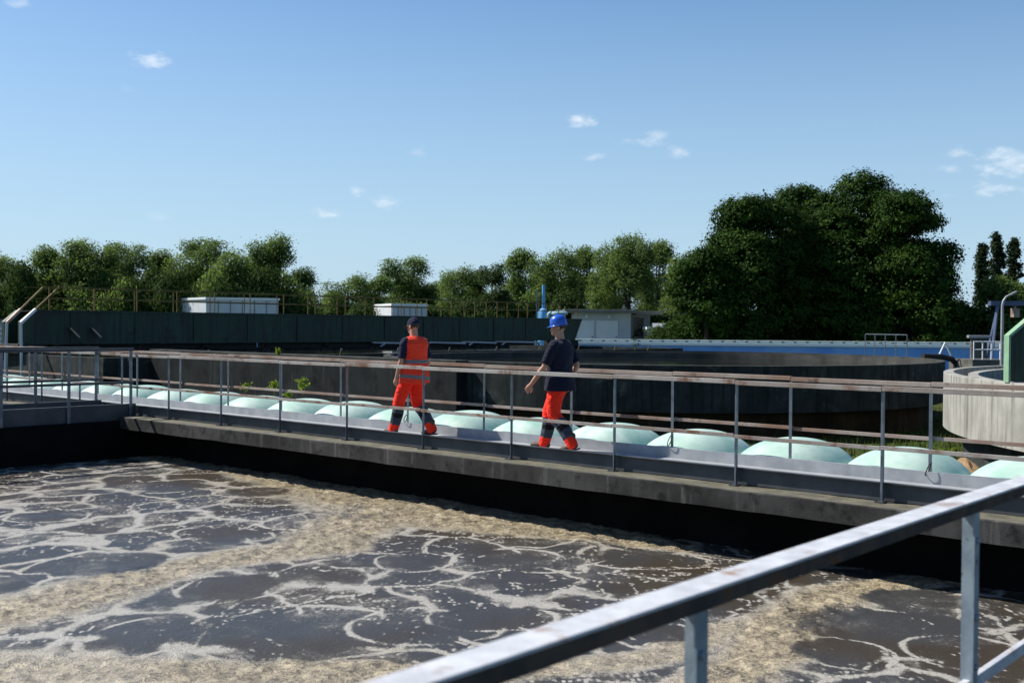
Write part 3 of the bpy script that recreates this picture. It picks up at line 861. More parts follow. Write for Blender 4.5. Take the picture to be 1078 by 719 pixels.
# blue tanks by the end of the bridge
def blue_vessel():
    c = at(572, 336, 84)
    t = empty('blue_vessel', (c.x, c.y, GROUND), 0, 'light blue cylinder with a tall thin vent pipe behind the bridge end', 'vessel')
    zt = at(572, 327, 84).z - GROUND; zp = at(572, 300, 84).z - GROUND
    mb = MB(); mb.lathe([(.42, 0), (.42, zt - .12), (.36, zt), (.16, zt + .18), (.001, zt + .2)], 24); mb.build('body', M['skyblue'], t, True)
    mb = MB(); mb.tube([(0, 0, zt + .1), (0, 0, zp)], [.15, .11], 12); mb.build('vent_pipe', M['skyblue'], t, True)
    mb = MB(); mb.tube([(-.5, .1, 0), (-.5, .1, zp - .35)], .05, 8); mb.build('drain_pipe', M['bluesteel'], t, True)
    c = at(589, 336, 83)
    t = empty('pale_vessel', (c.x, c.y, GROUND), 0, 'pale blue green domed vessel with an elbow pipe, above the blue helmet', 'vessel')
    zt = at(588, 328, 83).z - GROUND
    mb = MB(); mb.lathe([(.45, 0), (.45, zt - .25), (.62, zt - .2), (.62, zt - .08), (.4, zt + .08), (.001, zt + .1)], 24); mb.build('body', M['paleblue'], t, True)
    mb = MB(); mb.tube([(-.3, 0, zt - .05), (-.6, 0, zt - .05), (-.8, 0, zt - .2), (-.85, 0, zt - .45), (-.85, 0, 0)], .14, 10); mb.build('elbow_pipe', M['paleblue'], t, True)
blue_vessel()

# ------------------------------------------------------------------ long blue channel wall far behind
YB = 88.0
A, B_ = at(150, 357, YB), at(1090, 360.5, YB - 6)
bw = empty('blue_channel_wall', (A.x, A.y, GROUND), math.atan2(B_.y - A.y, B_.x - A.x), 'long low blue painted channel wall with pale green notched coping', 'channel wall')
L = (B_ - A).length
zc = at(620, 357, 85).z - GROUND
mb = MB(); mb.box2((0, 0, 0), (L, .4, zc - .42)); mb.build('blue_wall', M['blue'], bw)
mb = MB(); mb.box2((0, -.12, zc - .417), (L, .52, zc - .27)); mb.build('white_ledge', M['white'], bw)
mb = MB(); mb.box2((0, -.02, zc - .267), (L, .42, zc), bevel=.02); mb.build('coping', M['mintcap'], bw)
mb = MB()
for x in np.arange(.4, L, .9): mb.box2((x, -.028, zc - .16), (x + .22, -.021, zc - .05))
nb = mb.build('notch', M['notch'], bw); nb['kind'] = 'stuff'

# ------------------------------------------------------------------ far buildings
def cabin(x0, xc, x1, ytop, Y, lab):
    a, c, b_ = at(x0, ytop, Y + 6), at(xc, ytop, Y), at(x1, ytop, Y + 2)
    t = empty('white_cabin', (c.x, c.y, GROUND), 0, lab, 'cabin', 'white flat roofed cabins beyond the bridge')
    h = c.z - GROUND
    a -= c; b_ -= c
    back = a + b_
    pts = [(a.x, a.y), (0, 0), (b_.x, b_.y), (back.x, back.y + 2)]
    mb = MB()
    A_ = [mb.bm.verts.new((x, y, 0)) for x, y in pts]; T_ = [mb.bm.verts.new((x, y, h - .2)) for x, y in pts]
    for i in range(4): mb.bm.faces.new((A_[i], A_[(i + 1) % 4], T_[(i + 1) % 4], T_[i]))
    mb.bm.faces.new(T_)
    w = mb.build('wall', M['offwhite'], t)
    mb = MB()
    cx = sum(p[0] for p in pts) / 4; cy = sum(p[1] for p in pts) / 4
    q = [(cx + (x - cx) * 1.03, cy + (y - cy) * 1.03) for x, y in pts]
    mb.poly_prism(q, (0, 0, 1), .2, (0, 0, h - .197), (1, 0, 0), (0, 1, 0))
    mb.build('roof', M['white'], t)
    mb = MB()
    n = 6
    d = Vector((b_.x, b_.y, 0))
    for i in range(1, n): mb.bar(d * (i / n) + Vector((0, -.02, .3)), d * (i / n) + Vector((0, -.02, h - .25)), .06, .06)
    mb.build('panel_joint', M['roof'], t)
cabin(183, 217, 293, 313, 100, 'wider white flat roofed cabin showing above the green bridge, at left')
cabin(393, 413, 450, 319.5, 100, 'smaller white flat roofed cabin above the green bridge, near the vest worker')

def pump_house():
    Y = 98
    a = at(604, 357, Y); b_ = at(664, 357, Y); e = at(690, 357, Y + 3)
    t = empty('pump_house', (a.x, a.y, GROUND), 0, 'grey flat roofed pump house with white doors behind the blue helmet worker', 'building')
    h = at(640, 326, Y).z - GROUND
    w1 = b_.x - a.x; w2 = e.x - a.x
    mb = MB(); mb.box2((0, 0, 0), (w1, 8, h - .3)); mb.box2((w1 + .003, 2.2, 0), (w2 - .6, 8, h - .303)); mb.build('wall', M['offwhite'], t)
    mb = MB(); mb.box2((-.9, -.9, h - .297), (w1 + .4, 8.5, h), bevel=.03); mb.box2((w1 + .403, -.5, h - .42), (w2 + .2, 8.4, h - .1), bevel=.03); mb.build('roof', M['roof'], t)
    for x0, x1, hh in ((.35, 1.8, 2.7), (2.0, 3.9, 2.7)):
        mb = MB(); mb.box2((x0, -.06, .9), (x1, -.004, .9 + hh), bevel=.01); d = mb.build('door', M['white'], t)
        mb = MB(); mb.box2((x1 - .2, -.1, 2.1), (x1 - .1, -.063, 2.2)); mb.build('handle', M['blackgap'], d)
    mb = MB(); mb.box2((w1 + .5, 2.12, 1.5), (w2 - 1.2, 2.196, h - .7)); mb.build('recess_panel', M['darkpanel'], t)  # flat dark panel standing in for the shaded recess
    mb = MB(); mb.poly_prism([(0, 0), (0, 2.2), (.7, 2.2), (2.2, 0)], (0, 1, 0), 1.5, (w2 - 2.2, .2, 0)); mb.build('stair', M['rimgrey'], t)
    for x in (1.1, 3.1):
        mb = MB(); bmesh.ops.create_icosphere(mb.bm, subdivisions=2, radius=.14, matrix=Matrix.Translation((x, -.45, h - .62))); mb.tube([(x, -.45, h - .5), (x, -.45, h - .33)], .03, 6)
        mb.build('globe_lamp', M['globe'], t, True)
    mb = MB()
    for x in np.arange(0, 2.2, .3): mb.tube([(x, -1.2, 0), (x, -1.2, 1.9)], .025, 5)
    mb.tube([(0, -1.2, 1.9), (2.1, -1.2, 1.9)], .03, 6)
    mb.build('front_railing', M['lampgrey'], t)
pump_house()
def white_shed():
    a = at(684, 357, 96)
    t = empty('low_shed', (a.x, a.y, GROUND), 0, 'low white shed with a sloped side right of the pump house', 'shed')
    h = at(700, 344, 96).z - GROUND
    w = at(722, 357, 96).x - a.x
    mb = MB(); mb.poly_prism([(.9, 0), (-.1, h - .25), (w, h - .25), (w, 0)], (0, 1, 0), 3, (0, 0, 0)); mb.build('wall', M['offwhite'], t)
    mb = MB(); mb.box2((-.3, -.2, h - .247), (w + .2, 3.2, h - .02), bevel=.02); mb.build('roof', M['white'], t)
    mb = MB(); mb.box2((.4, 1, h - .017), (1.5, 2, h + .3), bevel=.03); mb.build('roof_box', M['white'], t)
    mb = MB(); mb.box2((w - .9, -.02, .4), (w - .2, -.003, h - .6)); mb.build('opening', M['darkpanel'], t)
white_shed()
# pale plant room at the far left edge
a = at(-6, 336, 60)
t = empty('plant_room', (a.x, a.y, GROUND), 0, 'pale blue grey louvred plant room cut by the left picture edge', 'plant room')
h = a.z - GROUND; w = at(4.5, 340, 60).x - a.x
mb = MB(); mb.box2((-4, 0, 0), (w, 4, h - .12)); mb.build('wall', M['paleblue'], t)
mb = MB(); mb.box2((-4.1, -.12, h - .117), (w + .06, 4.1, h)); mb.build('roof', M['roof'], t)
mb = MB()
for z in np.arange(.4, h - .3, .28): mb.box2((-3.8, -.05, z), (w - .1, -.004, z + .12))
mb.build('louvre', M['white'], t)

# bare soil heap near the pale tank
def soil():
    p = at(1016, 487, 22.3)
    bm = bmesh.new()
    n = 24
    rings = []
    for i in range(1, 7):
        r = i / 6
        rings.append([bm.verts.new((math.cos(2 * math.pi * k / n) * r * .55, math.sin(2 * math.pi * k / n) * r * .8, .42 * (1 - r) ** .8 * (0.8 + .4 * random.random()))) for k in range(n)])
    tp = bm.verts.new((0, 0, .45))
    for k in range(n): bm.faces.new((tp, rings[0][k], rings[0][(k + 1) % n]))
    for i in range(5):
        for k in range(n): bm.faces.new((rings[i][k], rings[i + 1][k], rings[i + 1][(k + 1) % n], rings[i][(k + 1) % n]))
    bmesh.ops.recalc_face_normals(bm, faces=bm.faces)
    me = bpy.data.meshes.new('soil_heap'); bm.to_mesh(me); bm.free()
    o = link('soil_heap', me, M['soil'], None, True); o.location = (p.x, p.y, GROUND)
    tag(o, 'small heap of bare orange soil by the foot of the pale tank', 'soil heap')
soil()

# ------------------------------------------------------------------ leaves
def leaf_cloud(name, lobes, nclump, per, size, spread, m, seed, parent=None, up=.35, inner=.25, out=.55, rnd=.5):
    """crown of single leaf faces gathered in clumps on the lobes; lobes = (centre, radii, weight)"""
    r = np.random.default_rng(seed)
    wts = np.array([l[2] for l in lobes], float); wts /= wts.sum()
    li = r.choice(len(lobes), nclump, p=wts)
    C = np.array([l[0] for l in lobes])[li]; Rd = np.array([l[1] for l in lobes])[li]
    d = r.normal(size=(nclump, 3)); d /= np.linalg.norm(d, axis=1)[:, None]
    d[:, 2] = np.where(d[:, 2] < -.55, -d[:, 2], d[:, 2])
    rad = 1 - np.abs(r.normal(size=nclump)) * inner
    rad = np.clip(rad, .15, 1.15)
    cc = C + d * Rd * rad[:, None]
    ctint = np.clip(r.normal(.45, .25, nclump), 0, 1)
    csz = r.uniform(.6, 1.35, nclump)
    idx = np.repeat(np.arange(nclump), per)
    n = len(idx)
    off = r.normal(size=(n, 3)) * spread * csz[idx][:, None]; off[:, 2] *= .6
    p = cc[idx] + off
    nrm = d[idx] * out + r.normal(size=(n, 3)) * rnd; nrm[:, 2] += up
    nrm /= np.linalg.norm(nrm, axis=1)[:, None]
    t1 = np.cross(nrm, r.normal(size=(n, 3))); t1 /= np.linalg.norm(t1, axis=1)[:, None]
    t2 = np.cross(nrm, t1)
    sz = size * r.uniform(.6, 1.35, n)[:, None]
    q = np.stack([p - t1 * sz * .5, p + t2 * sz * .32 + nrm * sz * .06, p + t1 * sz * .5, p - t2 * sz * .32 + nrm * sz * .06], 1).reshape(-1, 3)
    me = bpy.data.meshes.new(name)
    me.vertices.add(len(q)); me.vertices.foreach_set('co', q.astype(np.float32).ravel())
    me.loops.add(4 * n); me.loops.foreach_set('vertex_index', np.arange(4 * n, dtype=np.int32))
    me.polygons.add(n); me.polygons.foreach_set('loop_start', np.arange(0, 4 * n, 4, dtype=np.int32))
    me.update()
    a = me.attributes.new('tint', 'FLOAT', 'POINT')
    tv = np.clip(ctint[idx] + r.normal(0, .18, n), 0, 1)
    a.data.foreach_set('value', np.repeat(tv, 4).astype(np.float32))
    return link(name, me, m, parent) if parent is not False else me

def trunk_mesh(h, r0, lobes, seed, nb=7):
    rr = random.Random(seed)
    mb = MB()
    k = 6
    pts = [(rr.uniform(-.12, .12) * i / k * h * .12, rr.uniform(-.12, .12) * i / k * h * .12, h * i / k) for i in range(k + 1)]
    mb.tube(pts, [r0 * (1.25 if i == 0 else 1) * (1 - .75 * i / k) for i in range(k + 1)], 9)
    for l in rr.sample(lobes, min(nb, len(lobes))):
        c = Vector(l[0]); z = min(max(c.z * .55, h * .22), h * .8)
        s = Vector((0, 0, z)); m_ = s.lerp(c, .5) + Vector((rr.uniform(-.2, .2), rr.uniform(-.2, .2), -.15))
        mb.tube([s, m_, s.lerp(c, .92)], [r0 * .42, r0 * .28, r0 * .1], 6)
    return mb

# the big dark broadleaf group at right
BIGT = [  # px centre, top y, half width px, Y, label, shape seed
    (905, 182, 92, 93, 'tallest tree of the big dark clump, crown rounded at the top', 1),
    (800, 207, 62, 91, 'dark broad tree forming the left shoulder of the big clump', 2),
    (845, 196, 62, 97, 'dark tree between the left shoulder and the tallest one of the clump', 3),
    (962, 252, 60, 89, 'lower rounded tree with lit tufts at the right of the big clump', 4),
    (940, 205, 56, 95, 'dark tree filling the gap between the tallest one and the lower right tree', 6),
    (776, 240, 50, 90, 'leafy lower tree against the left shoulder of the big clump', 7),
    (744, 262, 38, 88, 'small bushy tree at the left foot of the big dark clump', 5),
]
for px, ty, hw, Y, lab, sd in BIGT:
    rr = random.Random(sd * 13)
    b_ = at(px, 346, Y); H = at(px, ty, Y).z - GROUND; Rw = hw / F * Y
    lobes = []
    n = 34 if hw > 50 else 18
    for i in range(n):
        a = rr.uniform(0, 2 * math.pi); zf = rr.uniform(.08, .9)
        rmax = Rw * (1 - max(0, (zf - .58) / .42) ** 2 * .55) * .80
        rad = rmax * math.sqrt(rr.uniform(.1, 1))
        lr = Rw * rr.uniform(.22, .38)
        lobes.append(((math.cos(a) * rad, math.sin(a) * rad, min(zf * H, H - lr * .9)), (lr, lr, lr * .85), lr * lr))
    lr = Rw * .4
    lobes.append(((0, 0, H - lr * .85), (lr, lr, lr * .85), lr * lr * 1.6))
    lobes.append(((0, 0, H * .45), (Rw * .8, Rw * .8, H * .40), Rw * Rw * .4))
    t = empty('broadleaf_tree', (b_.x, b_.y, GROUND), 0, lab, 'tree', 'broadleaf trees of the big clump')
    leaf_cloud('crown', lobes, int(1700 * (Rw / 5) ** 2) + 600, 34, .24, .32, M['leaf_big'], sd, t, out=.8, rnd=.36)
    trunk_mesh(H * .7, .035 * H, lobes, sd).build('trunk', M['bark'], t, True)

# far row of poplars and willows
def far_tree_proto(k, H, Rw, gap, mat_, slim=False):
    rr = random.Random(100 + k)
    lobes = []
    for i in range(26 if not slim else 16):
        zf = rr.uniform(.16, .93)
        a = rr.uniform(0, 2 * math.pi)
        rm = Rw * (1 - max(0, (zf - .45) / .55) ** 2 * .8) * .72
        rad = rm * math.sqrt(rr.uniform(0, 1))
        lr = Rw * rr.uniform(.20, .36)
        lobes.append(((math.cos(a) * rad, math.sin(a) * rad, min(zf * H, H - lr)), (lr, lr, lr * (1.25 if not slim else 2.2)), lr * lr))
    t = empty('poplar_tree', (0, 0, 0))
    leaf_cloud('crown', lobes, int(1000 * gap), 20, .215, .32, mat_, 200 + k, t, up=.6, inner=.34)
    trunk_mesh(H * .85, .016 * H, lobes, 300 + k, 11).build('trunk', M['bark'], t, True)
    return t
protos = [far_tree_proto(0, 11, 4.6, 1.25, M['leaf_far']), far_tree_proto(1, 11, 3.9, 1.0, M['leaf_far']), far_tree_proto(2, 11, 3.3, .8, M['leaf_far']),
          far_tree_proto(3, 11, 4.4, 1.45, M['leaf_far']), far_tree_proto(4, 11, 2.6, .75, M['leaf_dark'])]
PW = [4.6, 3.9, 3.3, 4.4, 2.6]
FAR = [(-18, 272, 34, 0), (14, 266, 34, 1), (52, 262, 30, 2), (92, 255, 42, 0), (128, 258, 36, 3), (168, 266, 26, 2), (212, 254, 44, 3), (244, 262, 34, 1), (282, 251, 38, 0), (318, 284, 24, 2),
       (366, 287, 32, 1), (400, 292, 22, 2), (430, 273, 38, 3), (478, 278, 30, 1), (496, 282, 22, 4), (518, 275, 20, 4), (548, 264, 26, 2), (580, 258, 30, 1), (612, 262, 28, 2), (640, 256, 26, 1), (662, 249, 34, 0), (692, 256, 28, 2), (716, 262, 26, 1)]
FL = ['full rounded poplar in the far tree row', 'loose mid green poplar in the far tree row', 'thin airy poplar with sky showing through in the far row', 'dense rounded willow in the far tree row', 'narrow dark poplar in the far tree row']
FPOS = {-18: 'at the left picture edge', 14: 'above the stair rails', 52: 'left of the tallest left hand group', 92: 'above the left end of the green bridge', 128: 'in the left hand group', 168: 'in the dip before the wide cabin',
        212: 'behind the wide white cabin', 244: 'over the right half of the wide cabin', 282: 'just right of the wide cabin', 318: 'in the low gap between cabins', 366: 'left of the small cabin', 400: 'low beside the small cabin',
        430: 'behind the small cabin and vest worker', 478: 'right of the vest worker', 496: 'half hidden right of the vest worker', 518: 'dark one halfway between the workers', 548: 'left of the thin blue vent pipe', 580: 'behind the blue vent pipe',
        612: 'above the left part of the pump house', 640: 'over the middle of the pump house', 662: 'tallest above the pump house', 692: 'right of the pump house', 716: 'next to the big dark clump'}
used = set()
for px, ty, hw, k in FAR:
    Y = 112 + random.uniform(-6, 8)
    b_ = at(px, 346, Y)
    o = protos[k] if k not in used else copy_tree(protos[k])
    used.add(k)
    H = at(px, ty, Y).z - GROUND
    o.location = (b_.x, b_.y, GROUND); o.rotation_euler.z = random.uniform(0, 6.28)
    w = hw / F * Y / PW[k] * 1.22
    o.scale = (w, w, H / 11)
    tag(o, FL[k].replace(' in the far tree row', '').replace(' with sky showing through in the far row', '') + ' in the far row, ' + FPOS[px], 'tree', 'trees of the far row')

for i, px in enumerate(range(-20, 730, 37)):
    k = (i * 3) % 4
    Y = 130 + random.uniform(-4, 6)
    o = copy_tree(protos[k])
    ty = np.interp(px, [r[0] for r in FAR], [r[1] for r in FAR]) + random.uniform(12, 30)
    b_ = at(px, 346, Y); H = at(px, ty, Y).z - GROUND
    o.location = (b_.x, b_.y, GROUND); o.rotation_euler.z = random.uniform(0, 6.28)
    w = 30 / F * Y / PW[k]
    o.scale = (w, w, H / 11)
    tag(o, 'lower green tree half hidden behind the far row', 'tree', 'second row of trees behind the far row')

# understorey and hedge in front of the far row
def shrub_proto(k, mat_):
    rr = random.Random(500 + k)
    lobes = [((rr.uniform(-1.6, 1.6), rr.uniform(-1, 1), rr.uniform(.8, 3.2)), (1.3, 1.2, 1.2), 1) for i in range(9)]
    t = empty('leafy_shrub', (0, 0, 0))
    leaf_cloud('foliage', lobes, 460, 18, .24, .34, mat_, 600 + k, t)
    trunk_mesh(2.4, .12, lobes, 700 + k, 5).build('stem', M['bark'], t, True)
    return t
sp_ = [shrub_proto(0, M['leaf_dark']), shrub_proto(1, M['leaf_dark']), shrub_proto(2, M['leaf_far'])]
us = set()
xs = list(range(-25, 740, 24))
for i, px in enumerate(xs):
    k = (i * 2 + i // 3) % 3
    Y = 106 + random.uniform(-2, 4)
    o = sp_[k] if k not in us else copy_tree(sp_[k])
    us.add(k)
    b_ = at(px, 346, Y)
    o.location = (b_.x, b_.y, GROUND); o.rotation_euler.z = random.uniform(0, 6.28)
    hh = random.uniform(1.4, 2.0) if px < 320 else random.uniform(1.1, 1.6)
    if px > 600: hh = 1.0
    o.scale = (random.uniform(.9, 1.2), 1, hh)
    tag(o, ['dark green shrub under the far tree row', 'dark green shrub under the far tree row', 'paler green shrub under the far tree row'][k], 'shrub', 'shrubs under the far tree row')

for i, px in enumerate(range(712, 1060, 22)):
    Y = 93 + random.uniform(-1.5, 2.5)
    o = copy_tree(sp_[i % 2])
    b_ = at(px, 346, Y)
    o.location = (b_.x, b_.y, GROUND); o.rotation_euler.z = random.uniform(0, 6.28)
    o.scale = (random.uniform(.9, 1.2), 1, random.uniform(.8, 1.3))
    tag(o, 'dark low shrub at the foot of the big tree clump', 'shrub', 'shrubs at the foot of the big clump')

# trees at the right edge
def lombardy(px, ty, hw, Y, lab, sd):
    rr = random.Random(sd)
    b_ = at(px, 346, Y); H = at(px, ty, Y).z - GROUND; Rw = hw / F * Y
    lobes = []
    for i in range(16):
        zf = .1 + .84 * i / 15
        a = rr.uniform(0, 6.28); w = Rw * (.55 + .45 * math.sin(math.pi * min(1, zf * .95 + .05)))
        lobes.append(((math.cos(a) * w * .35, math.sin(a) * w * .35, min(zf * H, H - 1)), (w * .5, w * .5, 1.0), 1))
    t = empty('columnar_poplar', (b_.x, b_.y, GROUND), 0, lab, 'tree', 'columnar poplars at the right')
    leaf_cloud('crown', lobes, 620, 18, .24, .15, M['leaf_cyp'], sd, t, inner=.2)
    trunk_mesh(H * .9, .2, lobes, sd, 5).build('trunk', M['bark'], t, True)
lombardy(1033, 256, 8, 100, 'slim columnar poplar, left one of three beside the big clump', 41)
lombardy(1049, 245, 11, 102, 'tallest columnar poplar of the three at the right edge', 42)
lombardy(1067, 250, 10, 104, 'columnar poplar nearest the right picture edge, browner crown', 43)
for px, ty, hw, Y, lab, sd in ((1064, 290, 34, 90, 'bushy green tree in front of the columnar poplars', 51), (1098, 268, 20, 96, 'bushy tree cut by the right picture edge', 52), (1018, 322, 26, 92, 'low dark bushy tree between the big clump and columnar poplars', 53)):
    rr = random.Random(sd)
    b_ = at(px, 346, Y); H = at(px, ty, Y).z - GROUND; Rw = hw / F * Y
    lobes = []
    for i in range(14):
        a = rr.uniform(0, 6.28); zf = rr.uniform(.15, .9); lr = Rw * rr.uniform(.3, .45)
        rad = Rw * .7 * math.sqrt(rr.random()) * (1 - max(0, zf - .5))
        lobes.append(((math.cos(a) * rad, math.sin(a) * rad, min(zf * H, H - lr)), (lr, lr, lr), lr * lr))
    t = empty('bushy_tree', (b_.x, b_.y, GROUND), 0, lab, 'tree')
    leaf_cloud('crown', lobes, 620, 24, .26, .30, M['leaf_far'] if sd == 51 else M['leaf_big'], sd, t)
    trunk_mesh(H * .7, .2, lobes, sd).build('trunk', M['bark'], t, True)

# weeds behind the domes, on the tank rim and by the pale tank
def weed(px, py, Y, h, lab, sd, mat_='leaf_weed', base=None):
    h *= .55
    p = at(px, py, Y)
    zb = base if base is not None else p.z
    rr = random.Random(sd)
    t = empty('weed_plant', (p.x, p.y, zb), 0, lab, 'weed', 'weeds around the domes and tanks')
    lobes = [((rr.uniform(-.12, .12) * h * 1.6, rr.uniform(-.12, .12) * h * 1.6, h * rr.uniform(.45, 1)), (.10 * h + .025,) * 3, 1) for i in range(6)]
    leaf_cloud('leaves', lobes, 20, 7, .055, .035, M[mat_], sd, t)
    mb = MB()
    for l in lobes[:4]: mb.tube([(0, 0, 0), Vector(l[0]) * .5 + Vector((.02, 0, 0)), l[0]], [.012, .008, .004], 5)
    mb.build('stem', M['stem'], t)
weed(319, 415, 21.5, .50, 'tall bright green weed beyond the domes, right one of a pair', 801)
weed(288, 416, 21.8, .42, 'tall bright green weed beyond the domes, left one of a pair', 802)
weed(304, 419, 21.0, .22, 'low spreading weed between the two tall ones beyond the domes', 803)
weed(258, 413, 22.5, .22, 'low weed beyond the domes left of the tall pair', 804)
weed(293, 376, 30.8, .42, 'leafy weed growing on the dark tank edge above the railing', 805)
weed(668, 372, 48.3, 1.1, 'round bush on the far rim of the dark round tank', 806, 'leaf_dark')
for i, (px, py) in enumerate(((903, 481), (915, 479), (925, 483), (938, 476), (992, 472), (1004, 476))):
    weed(px, py, 24 + .4 * i, .4, 'low weeds on the ground between dome covers and the tanks', 820 + i, 'leaf_weed', GROUND)

def grass():
    r = np.random.default_rng(5)
    n = 26000
    nn = 14.3 + r.random(n) * 26; s = r.uniform(-6, 30, n)
    x = nn * ca - s * sa; y = nn * sa + s * ca
    ok = (np.hypot(x - CT[0], y - CT[1]) > CR - .3) & (np.hypot(x - RT[0], y - RT[1]) > RR - .3) & (x / y < .55)
    x, y = x[ok], y[ok]; n = len(x)
    h = r.uniform(.06, .26, n); a = r.uniform(0, 6.28, n); w = .02
    lx, ly = r.normal(0, .06, n), r.normal(0, .06, n)
    z = np.full(n, GROUND)
    q = np.stack([np.stack([x - np.cos(a) * w, y - np.sin(a) * w, z], 1), np.stack([x + np.cos(a) * w, y + np.sin(a) * w, z], 1), np.stack([x + lx, y + ly, z + h], 1)], 1).reshape(-1, 3)
    me = bpy.data.meshes.new('grass')
    me.vertices.add(len(q)); me.vertices.foreach_set('co', q.astype(np.float32).ravel())
    me.loops.add(3 * n); me.loops.foreach_set('vertex_index', np.arange(3 * n, dtype=np.int32))
    me.polygons.add(n); me.polygons.foreach_set('loop_start', np.arange(0, 3 * n, 3, dtype=np.int32))
    me.update()
    at_ = me.attributes.new('tint', 'FLOAT', 'POINT'); at_.data.foreach_set('value', np.repeat(r.random(n), 3).astype(np.float32))
    o = link('grass', me, leaf_mat('meadow_grass', (0.045, 0.07, 0.015), (0.10, 0.115, 0.035), .25))
    tag(o, 'short rough grass between the channel and the round tanks', 'grass', kind='stuff')
grass()

# ------------------------------------------------------------------ people
def loft(bm, rings, seg=16):
    """rings = (centre, axis_a, axis_b) vectors; closed at both ends"""
    vs = []
    for c, a, b in rings:
        vs.append([bm.verts.new(Vector(c) + Vector(a) * math.cos(2 * math.pi * k / seg) + Vector(b) * math.sin(2 * math.pi * k / seg)) for k in range(seg)])
    for i in range(len(vs) - 1):
        for k in range(seg): bm.faces.new((vs[i][k], vs[i][(k + 1) % seg], vs[i + 1][(k + 1) % seg], vs[i + 1][k]))
    bm.faces.new(vs[0][::-1]); bm.faces.new(vs[-1])

def limb(bm, pts, rad, seg=14, flat=1.0, side=Vector((1, 0, 0)), round_ends=True):
    """tapered limb through pts (smoothed), elliptical if flat != 1"""
    P = [Vector(p) for p in pts]
    # resample with catmull-rom
    Q, Rr = [], []
    for i in range(len(P) - 1):
        p0, p1, p2, p3 = P[max(i - 1, 0)], P[i], P[i + 1], P[min(i + 2, len(P) - 1)]
        for j in range(5):
            t = j / 5
            Q.append(0.5 * ((2 * p1) + (p2 - p0) * t + (2 * p0 - 5 * p1 + 4 * p2 - p3) * t * t + (3 * p1 - p0 - 3 * p2 + p3) * t ** 3))
            Rr.append(rad[i] + (rad[i + 1] - rad[i]) * (t * t * (3 - 2 * t)))
    Q.append(P[-1]); Rr.append(rad[-1])
    rings = []
    n = len(Q)
    for i in range(n):
        d = (Q[min(i + 1, n - 1)] - Q[max(i - 1, 0)]).normalized()
        s = side - d * side.dot(d)
        if s.length < 1e-3: s = Vector((0, 1, 0)) - d * d.y
        s.normalize(); o = d.cross(s)
        if i == 0 and round_ends:
            for k in (.2, .6, .88): rings.append((Q[0] - d * Rr[0] * math.sqrt(1 - k * k) * .8, s * Rr[0] * k, o * Rr[0] * flat * k))
        rings.append((Q[i], s * Rr[i], o * Rr[i] * flat))
        if i == n - 1 and round_ends:
            for k in (.88, .6, .2): rings.append((Q[i] + d * Rr[i] * math.sqrt(1 - k * k) * .8, s * Rr[i] * k, o * Rr[i] * flat * k))
    loft(bm, rings, seg)

def ell(bm, c, r, rot=None, sub=3):
    M_ = Matrix.Translation(Vector(c)) @ (rot.to_4x4() if rot is not None else Matrix.Identity(4)) @ Matrix.Diagonal((*r, 1))
    bmesh.ops.create_icosphere(bm, subdivisions=sub, radius=1.0, matrix=M_)

def fuse(bm, name, voxel, smooth=4, post=None):
    """one continuous skin out of the overlapping volumes"""
    bmesh.ops.recalc_face_normals(bm, faces=bm.faces)
    me = bpy.data.meshes.new('tmp'); bm.to_mesh(me); bm.free()
    o = bpy.data.objects.new('tmp', me); col.objects.link(o)
    r = o.modifiers.new('r', 'REMESH'); r.mode = 'VOXEL'; r.voxel_size = voxel; r.use_smooth_shade = True
    s = o.modifiers.new('s', 'SMOOTH'); s.factor = .5; s.iterations = smooth
    dg = bpy.context.evaluated_depsgraph_get()
    out = bpy.data.meshes.new_from_object(o.evaluated_get(dg))
    bpy.data.objects.remove(o); bpy.data.meshes.remove(me)
    out.name = name
    return out

def hand(bm, wrist, d, palm_n, thumb_side, curl=.5):
    """palm, four bent fingers of unequal length and a thumb leaving the side of the palm"""
    d = Vector(d).normalized(); pn = Vector(palm_n); pn = (pn - d * pn.dot(d)).normalized()
    w = d.cross(pn).normalized() * thumb_side
    wrist = Vector(wrist)
    loft(bm, [(wrist + d * (.0), w * .026, pn * .018), (wrist + d * .03, w * .036, pn * .017), (wrist + d * .07, w * .042, pn * .015), (wrist + d * .092, w * .038, pn * .012)], 12)
    for i, (off, L) in enumerate(((.030, .072), (.010, .080), (-.011, .075), (-.031, .058))):
        b = wrist + d * .086 + w * off
        a1 = curl * (.5 + .1 * i)
        p1 = b + (d * math.cos(a1) + pn * math.sin(a1)) * L * .45
        a2 = a1 + curl * .9
        p2 = p1 + (d * math.cos(a2) + pn * math.sin(a2)) * L * .32
        a3 = a2 + curl * .6
        p3 = p2 + (d * math.cos(a3) + pn * math.sin(a3)) * L * .25
        limb(bm, [b - d * .02, b, p1, p2, p3], [.0095, .0095, .0088, .0078, .0065], 8)
    t0 = wrist + d * .025 + w * .03
    limb(bm, [t0, t0 + d * .03 + w * .022 + pn * .012, t0 + d * .06 + w * .026 + pn * .024, t0 + d * .083 + w * .02 + pn * .032], [.014, .0125, .0105, .008], 8)

def assign(me, fn, mats):
    for m in mats: me.materials.append(m)
    for p in me.polygons:
        p.material_index = fn(p.center)

